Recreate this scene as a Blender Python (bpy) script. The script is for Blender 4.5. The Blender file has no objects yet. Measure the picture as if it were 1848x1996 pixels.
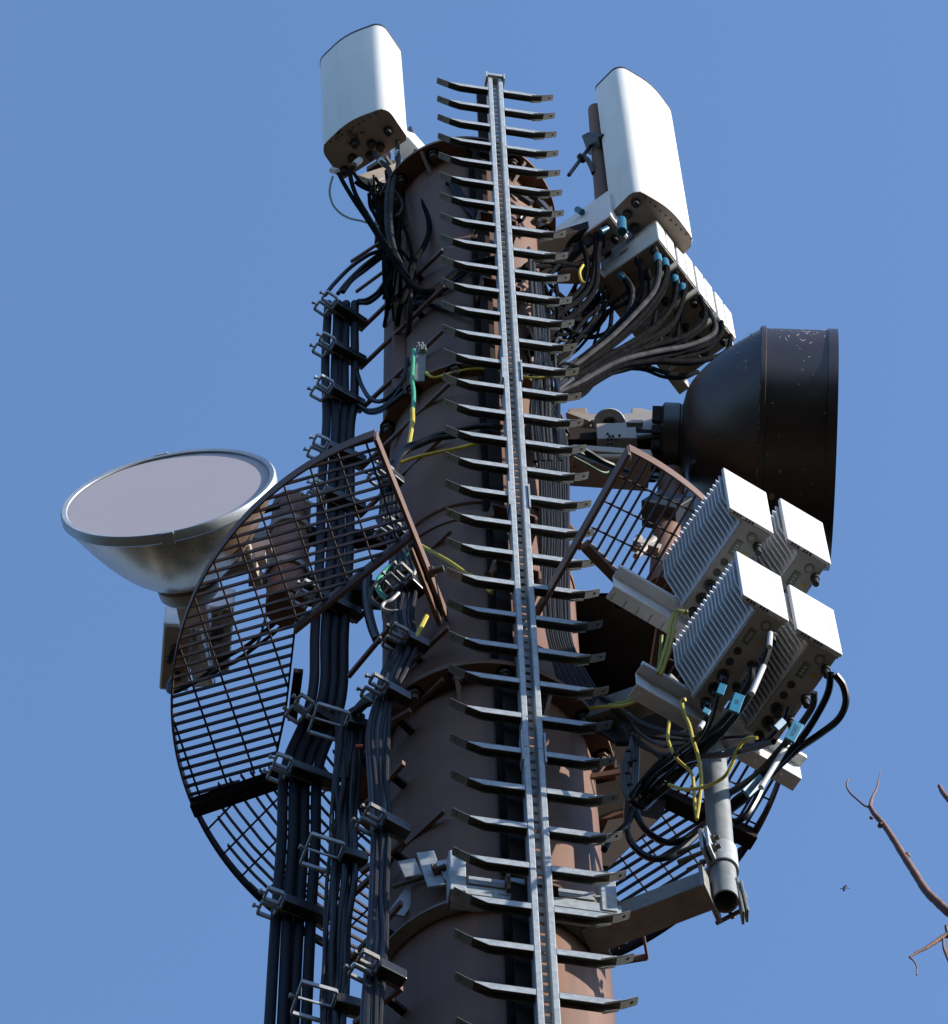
import bpy, math, random
import numpy as np
from mathutils import Vector, Matrix
random.seed(7)
scene = bpy.context.scene
col = scene.collection
R = math.radians

# ------------------------------------------------------------------ camera
F = 9500.0                      # focal length in photo units (photo is 1848 wide here)
_z = np.array([-133.0, 3868.0, -F]); _z /= np.linalg.norm(_z)
_f = np.array([0, 0, -1.0]); _y = _f - _z*(_f@_z); _y /= np.linalg.norm(_y)
_x = np.cross(_y, _z)
BAS = np.array([_x, _y, _z])    # rows: world axes expressed in camera axes
CAM = np.array([0.0, 0.0, 1.6])
cd = bpy.data.cameras.new('camera'); cam = bpy.data.objects.new('camera', cd); col.objects.link(cam)
cd.sensor_fit = 'HORIZONTAL'; cd.sensor_width = 36.0; cd.lens = 36.0*F/1848.0
cd.clip_start = 0.1; cd.clip_end = 3000
M4 = Matrix([[BAS[0][0], BAS[0][1], BAS[0][2], CAM[0]], [BAS[1][0], BAS[1][1], BAS[1][2], CAM[1]],
             [BAS[2][0], BAS[2][1], BAS[2][2], CAM[2]], [0, 0, 0, 1]])
cam.matrix_world = M4
scene.camera = cam

# ------------------------------------------------------------------ light
SUN_EL = R(25); SUN_AZ_DIR = Vector((math.sin(R(69)), -math.cos(R(69)), 0))   # horizontal direction towards the sun
w = bpy.data.worlds.new('World'); scene.world = w; w.use_nodes = True
nt = w.node_tree; bg = nt.nodes['Background']
sky = nt.nodes.new('ShaderNodeTexSky'); sky.sky_type = 'NISHITA'; sky.sun_disc = False
sky.sun_elevation = SUN_EL
sky.sun_rotation = math.atan2(SUN_AZ_DIR.x, SUN_AZ_DIR.y)
sky.altitude = 0; sky.air_density = 1.0; sky.dust_density = 0.2; sky.ozone_density = 4.0
nt.links.new(sky.outputs[0], bg.inputs[0]); bg.inputs[1].default_value = 0.15
sd = bpy.data.lights.new('sun', 'SUN'); sd.energy = 4.0; sd.angle = R(0.53); sd.color = (1.0, 0.93, 0.83)
sun = bpy.data.objects.new('sun', sd); col.objects.link(sun)
sdir = Vector((SUN_AZ_DIR.x*math.cos(SUN_EL), SUN_AZ_DIR.y*math.cos(SUN_EL), math.sin(SUN_EL)))
sun.rotation_euler = sdir.to_track_quat('Z', 'Y').to_euler(); sun.location = (30, -5, 40)
vs = scene.view_settings
vs.view_transform = 'Standard'; vs.look = 'None'; vs.exposure = 1.12; vs.gamma = 1.0; vs.use_curve_mapping = False

# ------------------------------------------------------------------ helpers
def ray(px, py): return BAS @ np.array([px-924.0, 998.0-py, -F])
def AZ(px, py, Z): d = ray(px, py); return Vector(CAM + (Z-CAM[2])/d[2]*d)
def AY(px, py, Y): d = ray(px, py); return Vector(CAM + (Y-CAM[1])/d[1]*d)
def PX(p):
    c = BAS.T @ (np.array(p)-CAM); return (924+c[0]/-c[2]*F, 998-c[1]/-c[2]*F)
def ZM(x0, y0, s): return lambda x, y: ((x/s+x0)*.64933, (y/s+y0)*.64933)
TX, TY = 0.006, 6.37            # mast axis

def V(*a): return Vector(a)
class MB:
    def __init__(s): s.v = []; s.f = []; s.m = []; s.sm = []
    def add(s, vs_, fs, smooth=False, mi=0):
        o = len(s.v); s.v += [tuple(p) for p in vs_]
        for f in fs: s.f.append(tuple(i+o for i in f)); s.m.append(mi); s.sm.append(smooth)
    def obox(s, c, X, Y, Z, hx, hy, hz, mi=0):
        c = Vector(c); P = []
        for k in (-1, 1):
            for j in (-1, 1):
                for i in (-1, 1): P.append(c+X*(i*hx)+Y*(j*hy)+Z*(k*hz))
        s.add(P, [(0, 2, 3, 1), (4, 5, 7, 6), (0, 1, 5, 4), (2, 6, 7, 3), (0, 4, 6, 2), (1, 3, 7, 5)], False, mi)
    def beam(s, a, b, wd, ht, up=None, mi=0):
        a = Vector(a); b = Vector(b); X = (b-a); L = X.length; X.normalize()
        up = Vector(up) if up is not None else Vector((0, 0, 1))
        if abs(X.dot(up)) > .98: up = Vector((0, 1, 0))
        Y = up.cross(X).normalized(); Z = X.cross(Y).normalized()
        s.obox((a+b)/2, X, Y, Z, L/2, wd/2, ht/2, mi)
    def tube(s, pts, r, n=8, cap=True, mi=0):
        pts = [Vector(p) for p in pts]
        rs = r if isinstance(r, (list, tuple)) else [r]*len(pts)
        V_ = []; T0 = None; nrm = None
        for i, p in enumerate(pts):
            t = (pts[min(i+1, len(pts)-1)]-pts[max(i-1, 0)])
            if t.length < 1e-9: t = Vector((0, 0, 1))
            t.normalize()
            if nrm is None:
                a = Vector((0, 0, 1)) if abs(t.z) < .9 else Vector((1, 0, 0))
                nrm = t.cross(a).normalized()
            else:
                nrm = (nrm-t*nrm.dot(t))
                nrm = nrm.normalized() if nrm.length > 1e-6 else t.orthogonal().normalized()
            bn = t.cross(nrm)
            for k in range(n):
                an = 2*math.pi*k/n
                V_.append(p+(nrm*math.cos(an)+bn*math.sin(an))*rs[i])
        Fs = []
        for i in range(len(pts)-1):
            for k in range(n):
                a = i*n+k; b = i*n+(k+1) % n
                Fs.append((a, b, b+n, a+n))
        s.add(V_, Fs, True, mi)
        if cap:
            o = len(s.v)-len(V_)
            s.f.append(tuple(o+k for k in reversed(range(n)))); s.m.append(mi); s.sm.append(False)
            e = o+(len(pts)-1)*n
            s.f.append(tuple(e+k for k in range(n))); s.m.append(mi); s.sm.append(False)
    def prism(s, poly, O, X, Y, Z, z0, z1, smooth=False, mi=0):
        n = len(poly); O = Vector(O)
        P = [O+X*p[0]+Y*p[1]+Z*z0 for p in poly]+[O+X*p[0]+Y*p[1]+Z*z1 for p in poly]
        s.add(P, [(i, (i+1) % n, (i+1) % n+n, i+n) for i in range(n)], smooth, mi)
        o = len(s.v)-2*n
        s.f.append(tuple(o+i for i in reversed(range(n)))); s.m.append(mi); s.sm.append(False)
        s.f.append(tuple(o+n+i for i in range(n))); s.m.append(mi); s.sm.append(False)
    def lathe(s, prof, O, A, n=48, mi=0, smooth=True, arc=None):
        """prof: list of (radius, distance along A); arc=(a0,a1) in the frame of A"""
        O = Vector(O); A = Vector(A).normalized(); X = A.orthogonal().normalized()
        if abs(A.z) > .99: X = Vector((1, 0, 0))
        Y = A.cross(X)
        full = arc is None; m = n if full else n+1
        P = []
        for (r, h) in prof:
            for k in range(m):
                an = 2*math.pi*k/n if full else arc[0]+(arc[1]-arc[0])*k/n
                P.append(O+A*h+(X*math.cos(an)+Y*math.sin(an))*r)
        Fs = []
        for i in range(len(prof)-1):
            for k in range(n):
                a = i*m+k; b = i*m+((k+1) % m)
                Fs.append((a, b, b+m, a+m))
        s.add(P, Fs, smooth, mi)
    def build(s, name, mats, parent=None, bevel=0, auto=False):
        me = bpy.data.meshes.new(name); me.from_pydata(s.v, [], s.f)
        if not isinstance(mats, (list, tuple)): mats = [mats]
        for m in mats: me.materials.append(m)
        me.polygons.foreach_set('material_index', s.m); me.polygons.foreach_set('use_smooth', s.sm)
        me.update()
        import bmesh
        bm = bmesh.new(); bm.from_mesh(me); bmesh.ops.recalc_face_normals(bm, faces=bm.faces); bm.to_mesh(me); bm.free()
        if any(s.sm):
            try: me.set_sharp_from_angle(angle=R(38))
            except Exception: pass
        o = bpy.data.objects.new(name, me); col.objects.link(o)
        if bevel:
            b = o.modifiers.new('bevel', 'BEVEL'); b.width = bevel; b.segments = 2; b.limit_method = 'ANGLE'; b.angle_limit = R(50)
        if parent is not None:
            o.parent = parent
            o.matrix_parent_inverse = parent.matrix_basis.inverted()
        return o
def tag(o, label=None, cat=None, group=None, kind=None):
    if label: o['label'] = label
    if cat: o['category'] = cat
    if group: o['group'] = group
    if kind: o['kind'] = kind
    return o
def empty(name, loc, label, cat, group=None):
    o = bpy.data.objects.new(name, None); col.objects.link(o); o.location = loc; o.empty_display_size = .1
    return tag(o, label, cat, group)
def kids(o): return [c for c in bpy.data.objects if c.parent is o]
def dup_at(root, delta, label=None):
    """copy a thing with parts and sub-parts, moved by delta"""
    ch = {}
    for c in bpy.data.objects:
        if c.parent is not None: ch.setdefault(c.parent.name, []).append(c)
    def rec(o, par):
        c = o.copy(); col.objects.link(c)
        if par is not None:
            mi = o.matrix_parent_inverse.copy(); c.parent = par; c.matrix_parent_inverse = mi
        for k in ch.get(o.name, []): rec(k, c)
        return c
    r = rec(root, None)
    r.location = Vector(root.location)+Vector(delta)
    if label: r['label'] = label
    return r
def catmull(pts, n=8):
    pts = [Vector(p) for p in pts]
    if len(pts) < 3: return pts
    P = [pts[0]*2-pts[1]]+pts+[pts[-1]*2-pts[-2]]; out = []
    for i in range(1, len(P)-2):
        for k in range(n):
            t = k/n; a, b, c, d = P[i-1], P[i], P[i+1], P[i+2]
            out.append(.5*((2*b)+(c-a)*t+(2*a-5*b+4*c-d)*t*t+(3*b-a-3*c+d)*t**3))
    out.append(P[-2]); return out

# ------------------------------------------------------------------ materials
def mat(name, c, rough=.5, metal=0., var=.15, scale=6., c2=None, bump=0., bscale=60., rvar=.1, detail=6., stretch=(1, 1, 1), spec=None, dark=None, streak=None):
    m = bpy.data.materials.new(name); m.use_nodes = True; n = m.node_tree.nodes; l = m.node_tree.links
    b = n['Principled BSDF']; b.inputs['Metallic'].default_value = metal
    if spec is not None: b.inputs['Specular IOR Level'].default_value = spec
    tc = n.new('ShaderNodeTexCoord'); mp = n.new('ShaderNodeMapping'); mp.inputs['Scale'].default_value = stretch
    l.new(tc.outputs['Object'], mp.inputs[0])
    nz = n.new('ShaderNodeTexNoise'); nz.inputs['Scale'].default_value = scale; nz.inputs['Detail'].default_value = detail
    nz.inputs['Roughness'].default_value = .62
    l.new(mp.outputs[0], nz.inputs['Vector'])
    cr = n.new('ShaderNodeValToRGB'); l.new(nz.outputs[0], cr.inputs[0])
    cr.color_ramp.elements[0].position = .3; cr.color_ramp.elements[1].position = .7
    lo = c2 if c2 else tuple(x*(1-var) for x in c); hi = tuple(min(1, x*(1+var)) for x in c)
    cr.color_ramp.elements[0].color = (*lo, 1); cr.color_ramp.elements[1].color = (*hi, 1)
    src = cr.outputs[0]
    if dark:       # (colour, scale, threshold): irregular dirt or scuffs
        n2 = n.new('ShaderNodeTexNoise'); n2.inputs['Scale'].default_value = dark[1]; n2.inputs['Detail'].default_value = 9
        n2.inputs['Roughness'].default_value = .7; l.new(mp.outputs[0], n2.inputs['Vector'])
        r2 = n.new('ShaderNodeValToRGB'); r2.color_ramp.elements[0].position = dark[2]; r2.color_ramp.elements[1].position = dark[2]+.05
        l.new(n2.outputs[0], r2.inputs[0]); mx = n.new('ShaderNodeMixRGB'); l.new(r2.outputs[0], mx.inputs[0])
        l.new(src, mx.inputs[1]); mx.inputs[2].default_value = (*dark[0], 1); src = mx.outputs[0]
    if streak:     # (colour, strength, scale): vertical run marks
        m3 = n.new('ShaderNodeMapping'); m3.inputs['Scale'].default_value = (1, 1, .06); l.new(tc.outputs['Object'], m3.inputs[0])
        n3 = n.new('ShaderNodeTexNoise'); n3.inputs['Scale'].default_value = streak[2]; n3.inputs['Detail'].default_value = 7; l.new(m3.outputs[0], n3.inputs['Vector'])
        r3 = n.new('ShaderNodeMapRange'); r3.inputs[1].default_value = .5; r3.inputs[2].default_value = .72; r3.inputs[4].default_value = streak[1]
        l.new(n3.outputs[0], r3.inputs[0]); x3 = n.new('ShaderNodeMixRGB'); l.new(r3.outputs[0], x3.inputs[0]); l.new(src, x3.inputs[1])
        x3.inputs[2].default_value = (*streak[0], 1); src = x3.outputs[0]
    l.new(src, b.inputs['Base Color'])
    mr = n.new('ShaderNodeMapRange'); l.new(nz.outputs[0], mr.inputs[0])
    mr.inputs[3].default_value = max(.02, rough-rvar); mr.inputs[4].default_value = min(1, rough+rvar)
    l.new(mr.outputs[0], b.inputs['Roughness'])
    if bump:
        nb = n.new('ShaderNodeTexNoise'); nb.inputs['Scale'].default_value = bscale; nb.inputs['Detail'].default_value = 4
        l.new(mp.outputs[0], nb.inputs['Vector'])
        bp = n.new('ShaderNodeBump'); bp.inputs['Strength'].default_value = bump; bp.inputs['Distance'].default_value = .004
        l.new(nb.outputs[0], bp.inputs['Height']); l.new(bp.outputs[0], b.inputs['Normal'])
    return m
BROWN = mat('brown_paint', (.132, .069, .044), .6, var=.18, streak=((.07, .04, .03), .6, 16), scale=2.2, bump=.12, bscale=8, spec=.25, stretch=(1, 1, .45), dark=((.165, .10, .075), 13, .66))
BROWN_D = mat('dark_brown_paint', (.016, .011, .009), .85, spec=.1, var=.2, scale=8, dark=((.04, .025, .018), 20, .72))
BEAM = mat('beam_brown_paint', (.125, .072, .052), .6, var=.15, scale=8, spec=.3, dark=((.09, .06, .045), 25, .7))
GRATE = mat('grating_paint', (.035, .022, .02), .7, spec=.25, var=.2, scale=10)
GALV = mat('galvanised_steel', (.31, .335, .35), .52, .25, var=.22, scale=38, bump=.1, bscale=120, rvar=.12, dark=((.22, .24, .25), 22, .62))
GALV_D = mat('weathered_galvanised', (.17, .165, .15), .6, .2, var=.25, scale=20, bump=.1, dark=((.07, .052, .04), 18, .62))
RUBBER = mat('black_rubber', (.0035, .0035, .004), .34, var=.35, scale=30, rvar=.08, spec=.2)
FEEDER = mat('feeder_jacket', (.007, .0075, .012), .6, var=.3, scale=12, rvar=.08, spec=.16, bump=.25, bscale=90)
RUBBER_G = mat('grey_black_rubber', (.018, .018, .0175), .55, var=.3, scale=25, spec=.2)
YELLOW = mat('yellow_green_sheath', (.40, .32, .02), .5, var=.2, scale=6)
GREEN = mat('green_sheath', (.03, .26, .13), .45, var=.2, scale=8)
WHITEP = mat('white_radome', (.56, .57, .56), .42, var=.03, scale=4, rvar=.05, streak=((.48, .46, .41), .45, 22), dark=((.55, .53, .48), 9, .68))
WHITEC = mat('white_painted_metal', (.57, .565, .55), .45, var=.05, scale=9, dark=((.44, .41, .37), 17, .70))
FINM = mat('light_grey_fins', (.60, .61, .62), .55, .0, var=.08, scale=20, dark=((.42, .40, .37), 25, .66))
PANEL = mat('connector_panel', (.30, .29, .27), .5, .0, var=.12, scale=12, dark=((.13, .11, .09), 22, .64))
UNDER = mat('rusty_aluminium_underside', (.30, .245, .205), .55, .05, var=.2, scale=10, dark=((.09, .045, .025), 12, .60))
BEIGE = mat('beige_painted_casting', (.30, .26, .225), .55, var=.12, scale=8, dark=((.10, .08, .065), 15, .66))
DARKM = mat('dark_metal', (.02, .019, .018), .5, .2, var=.3, scale=20)
DRUM = mat('dark_brown_shroud', (.024, .0145, .0105), .38, .0, var=.3, scale=5, bump=.05, bscale=10, rvar=.1, spec=.5, dark=((.20, .185, .18), 9, .64))
PRIMER = mat('pinkish_primer', (.26, .17, .13), .8, var=.15)
GALV_U = mat('shaded_weathered_zinc', (.085, .086, .078), .75, .0, var=.4, scale=25, spec=.2)  # rung undersides: shade inside the channel put into the colour, plus algae tint
FUND = mat('beige_dusty_plate', (.36, .31, .27), .6, var=.15, scale=12, dark=((.2, .14, .1), 16, .62))
FANM = mat('dull_black_cable', (.009, .009, .010), .8, var=.4, scale=30, rvar=.08, spec=0.0)
FANG = mat('sunlit_grey_cable', (.035, .034, .033), .6, var=.5, scale=14, rvar=.08, spec=.03)  # lighter copy of the cable black, sunlit highlights put into the base colour
POLEM = mat('dull_zinc_pole', (.175, .19, .195), .55, .1, var=.2, scale=22, streak=((.10, .10, .095), .6, 30))
BSHR = mat('black_shroud', (.0022, .0016, .0014), .85, spec=.0)
MEMBR = mat('dish_membrane', (.40, .37, .41), .85, var=.03, scale=3)
ALU = mat('spun_aluminium', (.42, .29, .20), .27, .55, var=.16, scale=5, rvar=.1, stretch=(3, 3, .6))
RIMM = mat('aluminium_rim', (.34, .38, .42), .45, .3, var=.12, scale=14, rvar=.1)
CYAN = mat('cyan_label_tape', (.004, .10, .17), .4, var=.2, scale=20)
WTAPE = mat('white_label_tape', (.38, .38, .37), .5, var=.08, scale=20)
REDC = mat('red_clip', (.7, .12, .05), .4, var=.1)
BLACK = mat('black_plastic', (.012, .012, .012), .35, var=.2)
BOLTM = mat('bolt_steel', (.10, .08, .065), .5, .4, var=.3, scale=30)
BARK = mat('bark', (.17, .085, .058), .75, var=.25, scale=40, bump=.25, bscale=70, dark=((.30, .24, .18), 30, .68))
GROUNDM = mat('dry_ground', (.055, .042, .028), .95, var=.25, scale=.15, detail=10)
LEDG = mat('indicator_window', (.10, .14, .08), .3, var=.5, scale=60)

# ------------------------------------------------------------------ ground
g = MB(); g.add([(-600, -600, 0), (600, -600, 0), (600, 600, 0), (-600, 600, 0)], [(0, 1, 2, 3)])
tag(g.build('ground', GROUNDM), kind='structure')

# ------------------------------------------------------------------ ring of unseen trees below the picture, added to block low sky light
def sky_blocker_trees():
    rng = random.Random(3); m = MB()
    phi = (1+5**.5)/2
    iv = [Vector(v).normalized() for v in ((-1, phi, 0), (1, phi, 0), (-1, -phi, 0), (1, -phi, 0), (0, -1, phi), (0, 1, phi), (0, -1, -phi), (0, 1, -phi), (phi, 0, -1), (phi, 0, 1), (-phi, 0, -1), (-phi, 0, 1))]
    fi = [(0, 11, 5), (0, 5, 1), (0, 1, 7), (0, 7, 10), (0, 10, 11), (1, 5, 9), (5, 11, 4), (11, 10, 2), (10, 7, 6), (7, 1, 8), (3, 9, 4), (3, 4, 2), (3, 2, 6), (3, 6, 8), (3, 8, 9), (4, 9, 5), (2, 4, 11), (6, 2, 10), (8, 6, 7), (9, 8, 1)]
    for k in range(150):
        a = rng.uniform(0, 2*math.pi); d = rng.uniform(24, 44)
        x, y = d*math.sin(a), 6+d*math.cos(a)
        sunward = math.cos(a-math.atan2(SUN_AZ_DIR.x, SUN_AZ_DIR.y)) > .90
        h = rng.uniform(12, 15) if sunward else rng.uniform(18, 24)
        if sunward and d < 32: continue
        m.tube([V(x, y, -.2), V(x+rng.uniform(-.5, .5), y, h*.5), V(x, y, h*.8)], [.35, .25, .1], 7, mi=1)
        for j in range(46):
            t = rng.random()**.8; rr = h*.17*(1.1-t)+.5; b = rng.uniform(0, 6.28); q = math.sqrt(rng.random())
            c = V(x+rr*q*math.cos(b), y+rr*q*math.sin(b), h*(.22+.76*t)); s0 = rng.uniform(.7, 1.7)
            m.add([c+v*s0*rng.uniform(.6, 1.3) for v in iv], fi)
    return m.build('sky_blocker_trees', [mat('conifer_foliage', (.035, .05, .022), .8, var=.4, scale=2), BARK])
def V(*a): return Vector(a)
tag(sky_blocker_trees(), 'unseen ring of dark evergreens added to block low sky light', 'sky_blocker_trees', kind='stuff')
ZU = Vector((0, 0, 1))
def hexbolt(mb, p, ax, r=.018, h=.018, shank=.03, sr=.011):
    ax = Vector(ax).normalized(); X = ax.orthogonal().normalized(); Y = ax.cross(X)
    mb.prism([(r*math.cos(a*math.pi/3), r*math.sin(a*math.pi/3)) for a in range(6)], p, X, Y, ax, 0, h)
    mb.prism([(sr*math.cos(a*math.pi/5), sr*math.sin(a*math.pi/5)) for a in range(10)], p, X, Y, ax, h, h+shank)
    mb.prism([(r*1.35*math.cos(a*math.pi/8), r*1.35*math.sin(a*math.pi/8)) for a in range(16)], p, X, Y, ax, -.004, 0)

# ------------------------------------------------------------------ mast
mast = empty('steel_mast', (TX, TY, 0), 'tall brown painted round steel mast carrying all the antennas', 'mast')
O = V(TX, TY, 0)
def section(z0, z1, r, name='mast_section'):
    m = MB(); m.lathe([(r-.01, z0), (r, z0), (r, z1), (r-.01, z1)], O, ZU, 96); return m.build(name, BROWN, mast)
section(-.5, 15.04, .335)
section(15.08, 16.42, .318)
section(16.52, 17.78, .300)
section(17.84, 20.33, .283)
m = MB(); m.lathe([(.300, 16.52), (.3235, 16.44), (.3235, 16.40), (.318, 16.40)], O, ZU, 96)
m.lathe([(.302, 16.60), (.308, 16.595), (.308, 16.575), (.302, 16.57)], O, ZU, 96)
m.build('reducer_ring', BROWN, mast)
def flange(z, r, ri, th, nb, ng, off=0, gl=.16, bz=-1):
    m = MB(); m.lathe([(ri-.02, z), (r, z), (r, z+th), (ri-.02, z+th), (ri-.02, z)], O, ZU, 96)
    fl = m.build('flange', BROWN, mast, bevel=0)
    for k in range(nb):
        a = off+2*math.pi*k/nb; p = O+V(math.cos(a)*(r+ri)/2, math.sin(a)*(r+ri)/2, z)
        b = MB(); hexbolt(b, p, (0, 0, -1), .021, .02, .03, .013); b.build('bolt', BOLTM, fl)
    for k in range(ng):
        a = off+2*math.pi*(k+.5)/ng; d = V(math.cos(a), math.sin(a), 0); t = V(-d.y, d.x, 0)
        b = MB()
        b.prism([(ri-.003, z-gl), (ri-.003, z-.001), (r-.008, z-.001), (r-.008, z-.02)], O, d, ZU, t, -.006, .006)
        b.build('gusset', BROWN, fl)
    return fl
flange(15.05, .398, .335, .028, 16, 8, off=R(11))
flange(15.085, .388, .318, .02, 0, 0)
flange(17.79, .345, .300, .02, 12, 6, off=R(20), gl=.13)
flange(17.815, .335, .283, .02, 0, 0)
flange(20.33, .366, .283, .022, 12, 10, off=R(8), gl=.12)
m = MB(); m.lathe([(.002, 20.352), (.345, 20.352), (.345, 20.362), (.002, 20.362)], O, ZU, 64); m.build('top_plate', BROWN, mast)
# cable duct on the left of the upper section
m = MB()
ca = R(196); dd = V(math.cos(ca), math.sin(ca), 0); tt = V(-dd.y, dd.x, 0)
m.prism([(-.09, .27), (-.075, .318), (.075, .318), (.09, .27)], O, tt, dd, ZU, 18.05, 19.75)
o_ = len(m.v)
m.build('cable_duct', BROWN, mast, bevel=.006)
# access cover plates and hand rungs on the right side
def handloop(z, a, r, mb):
    d = V(math.cos(a), math.sin(a), 0); t = V(-d.y, d.x, 0); c = O+V(0, 0, z)
    P = [c+d*(r-.005)-t*.07, c+d*(r+.10)-t*.07, c+d*(r+.10)+t*.07, c+d*(r-.005)+t*.07]
    for i in range(3): mb.beam(P[i], P[i+1], .008, .035)
for z in (13.88, 14.82):
    m = MB(); handloop(z, R(-8), .335, m); m.build('cable_loop', BROWN, mast, bevel=.003)
# vertical mounting rail between mast and ladder
la = math.atan2(5.97-TY, .1466-TX); ld = V(math.cos(la), math.sin(la), 0); lt = V(-ld.y, ld.x, 0)
m = MB()
for z0, z1, r in ((9, 13.6, .337), (13.72, 15.0, .337), (15.13, 16.3, .320), (16.42, 17.74, .304), (17.86, 19.3, .288), (19.4, 20.30, .288)):
    c = O+ld*(r+.022)-lt*.028
    m.obox(c+V(0, 0, (z0+z1)/2), ld, lt, ZU, .020, .003, (z1-z0)/2)
    m.obox(c+ld*.021-lt*.018+V(0, 0, (z0+z1)/2), ld, lt, ZU, .003, .024, (z1-z0)/2)
    m.obox(c-ld*.019-lt*.024+V(0, 0, (z0+z1)/2), ld, lt, ZU, .0025, .030, (z1-z0)/2)
c = O+ld*.35-lt*.03; m.obox(c+V(0, 0, 20.6), ld, lt, ZU, .006, .024, .42)
m.build('ladder_mounting_rail', BROWN_D, mast)
for z in (12.3, 13.66, 15.9, 16.36, 18.6, 19.36):
    m = MB(); c = O+ld*.345
    m.obox(c+V(0, 0, z), ld, lt, ZU, .035, .075, .006); m.obox(c+V(0, 0, z-.05)-lt*.075, ld, lt, ZU, .035, .004, .05)
    m.obox(c+V(0, 0, z-.05)+lt*.075, ld, lt, ZU, .035, .004, .05)
    b = m.build('rail_bracket', BROWN, mast)
    m = MB(); m.tube([c+V(0, 0, z-.06)-lt*.10, c+V(0, 0, z-.06)+lt*.10], .007, 8); m.build('bolt', BOLTM, b)

# ------------------------------------------------------------------ ladder
u = V(math.cos(R(10.8)), math.sin(R(10.8)), 0); nrm = V(u.y, -u.x, 0)      # nrm faces the climber
LC = V(.1466, 5.97, 0)
ladder = empty('climbing_ladder', (LC.x, LC.y, 9.0), 'galvanised single rail climbing ladder with side rungs on the front of the mast', 'ladder')
zt = 20.98
for sgn in (-1, 1):
    m = MB()
    prof = [(-.0095, -.030), (-.0095, .010), (-.007, .014), (.007, .014), (.0095, .010), (.0095, -.030)]
    joints = [9.0, 11.6, 14.4, 17.52, 19.0, zt]
    for a, b in zip(joints[:-1], joints[1:]):
        m.prism(prof, LC+u*(sgn*.0215), u, nrm, ZU, a+.002, b-.002)
    m.build('side_channel', GALV, ladder)
m = MB()
zz = 9.0
while zz < zt-.05:
    m.obox(LC+V(0, 0, zz+.018)-nrm*.010, u, nrm, ZU, .0125, .0015, .018)
    m.obox(LC+u*-.0098+V(0, 0, zz+.0465)-nrm*.010, u, nrm, ZU, .0027, .0015, .0105)
    m.obox(LC+u*.0098+V(0, 0, zz+.0465)-nrm*.010, u, nrm, ZU, .0027, .0015, .0105)
    zz += .057
m.build('slotted_strip', GALV_D, ladder)
m = MB(); m.obox(LC+V(0, 0, zt+.012), u, nrm, ZU, .038, .024, .012)
m.obox(LC+V(0, 0, zt+.0)-u*.037, u, nrm, ZU, .003, .026, .035); m.obox(LC+V(0, 0, zt+.0)+u*.037, u, nrm, ZU, .003, .026, .035)
for sgn in (-1, 1): hexbolt(m, LC+u*(sgn*.022)+V(0, 0, zt+.024), (0, 0, 1), .010, .012, .02, .006)
m.build('end_cap', GALV, ladder)
for z in (11.6, 14.4, 16.35, 17.52):
    m = MB()
    for sgn in (-1, 1): m.obox(LC+u*(sgn*.0335)+V(0, 0, z), u, nrm, ZU, .0025, .02, .10)
    m.build('splice_plate', GALV, ladder)
# one half rung, then copies
def half_rung(sg):
    m = MB(); z0 = 0; L0, L1, L2 = .0311, .185, .238
    c = LC
    th = .0022
    def P(x, y, z): return c+u*(sg*x)+nrm*y+V(0, 0, z)
    tmi = 2
    # channel opening downwards: tread, front and back flange (flanges cut at a slant towards the tip)
    def plate(pts, ext, mi=0):
        n = len(pts); q = [p+ext for p in pts]
        m.add(pts+q, [tuple(range(n)), tuple(range(2*n-1, n-1, -1))]+[(i, i+n, (i+1) % n+n, (i+1) % n) for i in range(n)], False, mi)
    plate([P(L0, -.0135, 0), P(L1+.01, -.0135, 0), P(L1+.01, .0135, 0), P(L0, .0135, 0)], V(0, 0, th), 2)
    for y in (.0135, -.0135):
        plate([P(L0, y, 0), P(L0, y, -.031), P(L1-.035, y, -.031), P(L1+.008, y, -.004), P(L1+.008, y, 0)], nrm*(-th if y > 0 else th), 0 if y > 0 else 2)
    if sg > 0:
        for y in (.0135, -.0135):
            plate([P(L1-.036, y, -.0312), P(L1-.036, y, -.0286), P(L1+.006, y, -.0026), P(L1+.008, y, -.0048)], nrm*(.004 if y > 0 else -.004))
    # tip plate bent up
    a = R(48)
    k = L1+.01
    plate([P(k, -.0135, 0), P(k, .0135, 0), P(k+.012, .0135, .007), P(k+.046, .013, .036), P(k+.048, .009, .038), P(k+.048, -.009, .038), P(k+.046, -.013, .036), P(k+.012, -.0135, .007)], V(0, 0, th), 3)
    m.tube([P(k+.031, 0, .0265), P(k+.0325, 0, .0245)], .0045, 10, mi=1)
    return m
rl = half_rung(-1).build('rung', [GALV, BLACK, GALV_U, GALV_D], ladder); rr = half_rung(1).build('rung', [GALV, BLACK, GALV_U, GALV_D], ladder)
zs = []
ztop = 20.83
for k in range(44): zs.append(ztop-k*.2479)
for i, z in enumerate(zs):
    for src, sg in ((rl, -1), (rr, 1)):
        o = src
        if i > 0:
            o = src.copy(); col.objects.link(o)
        o.location = (0, 0, z)
        o.rotation_euler = (0, 0, 0)
        o.parent = ladder; o.matrix_parent_inverse = Matrix.Translation(-Vector(ladder.location))
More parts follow.
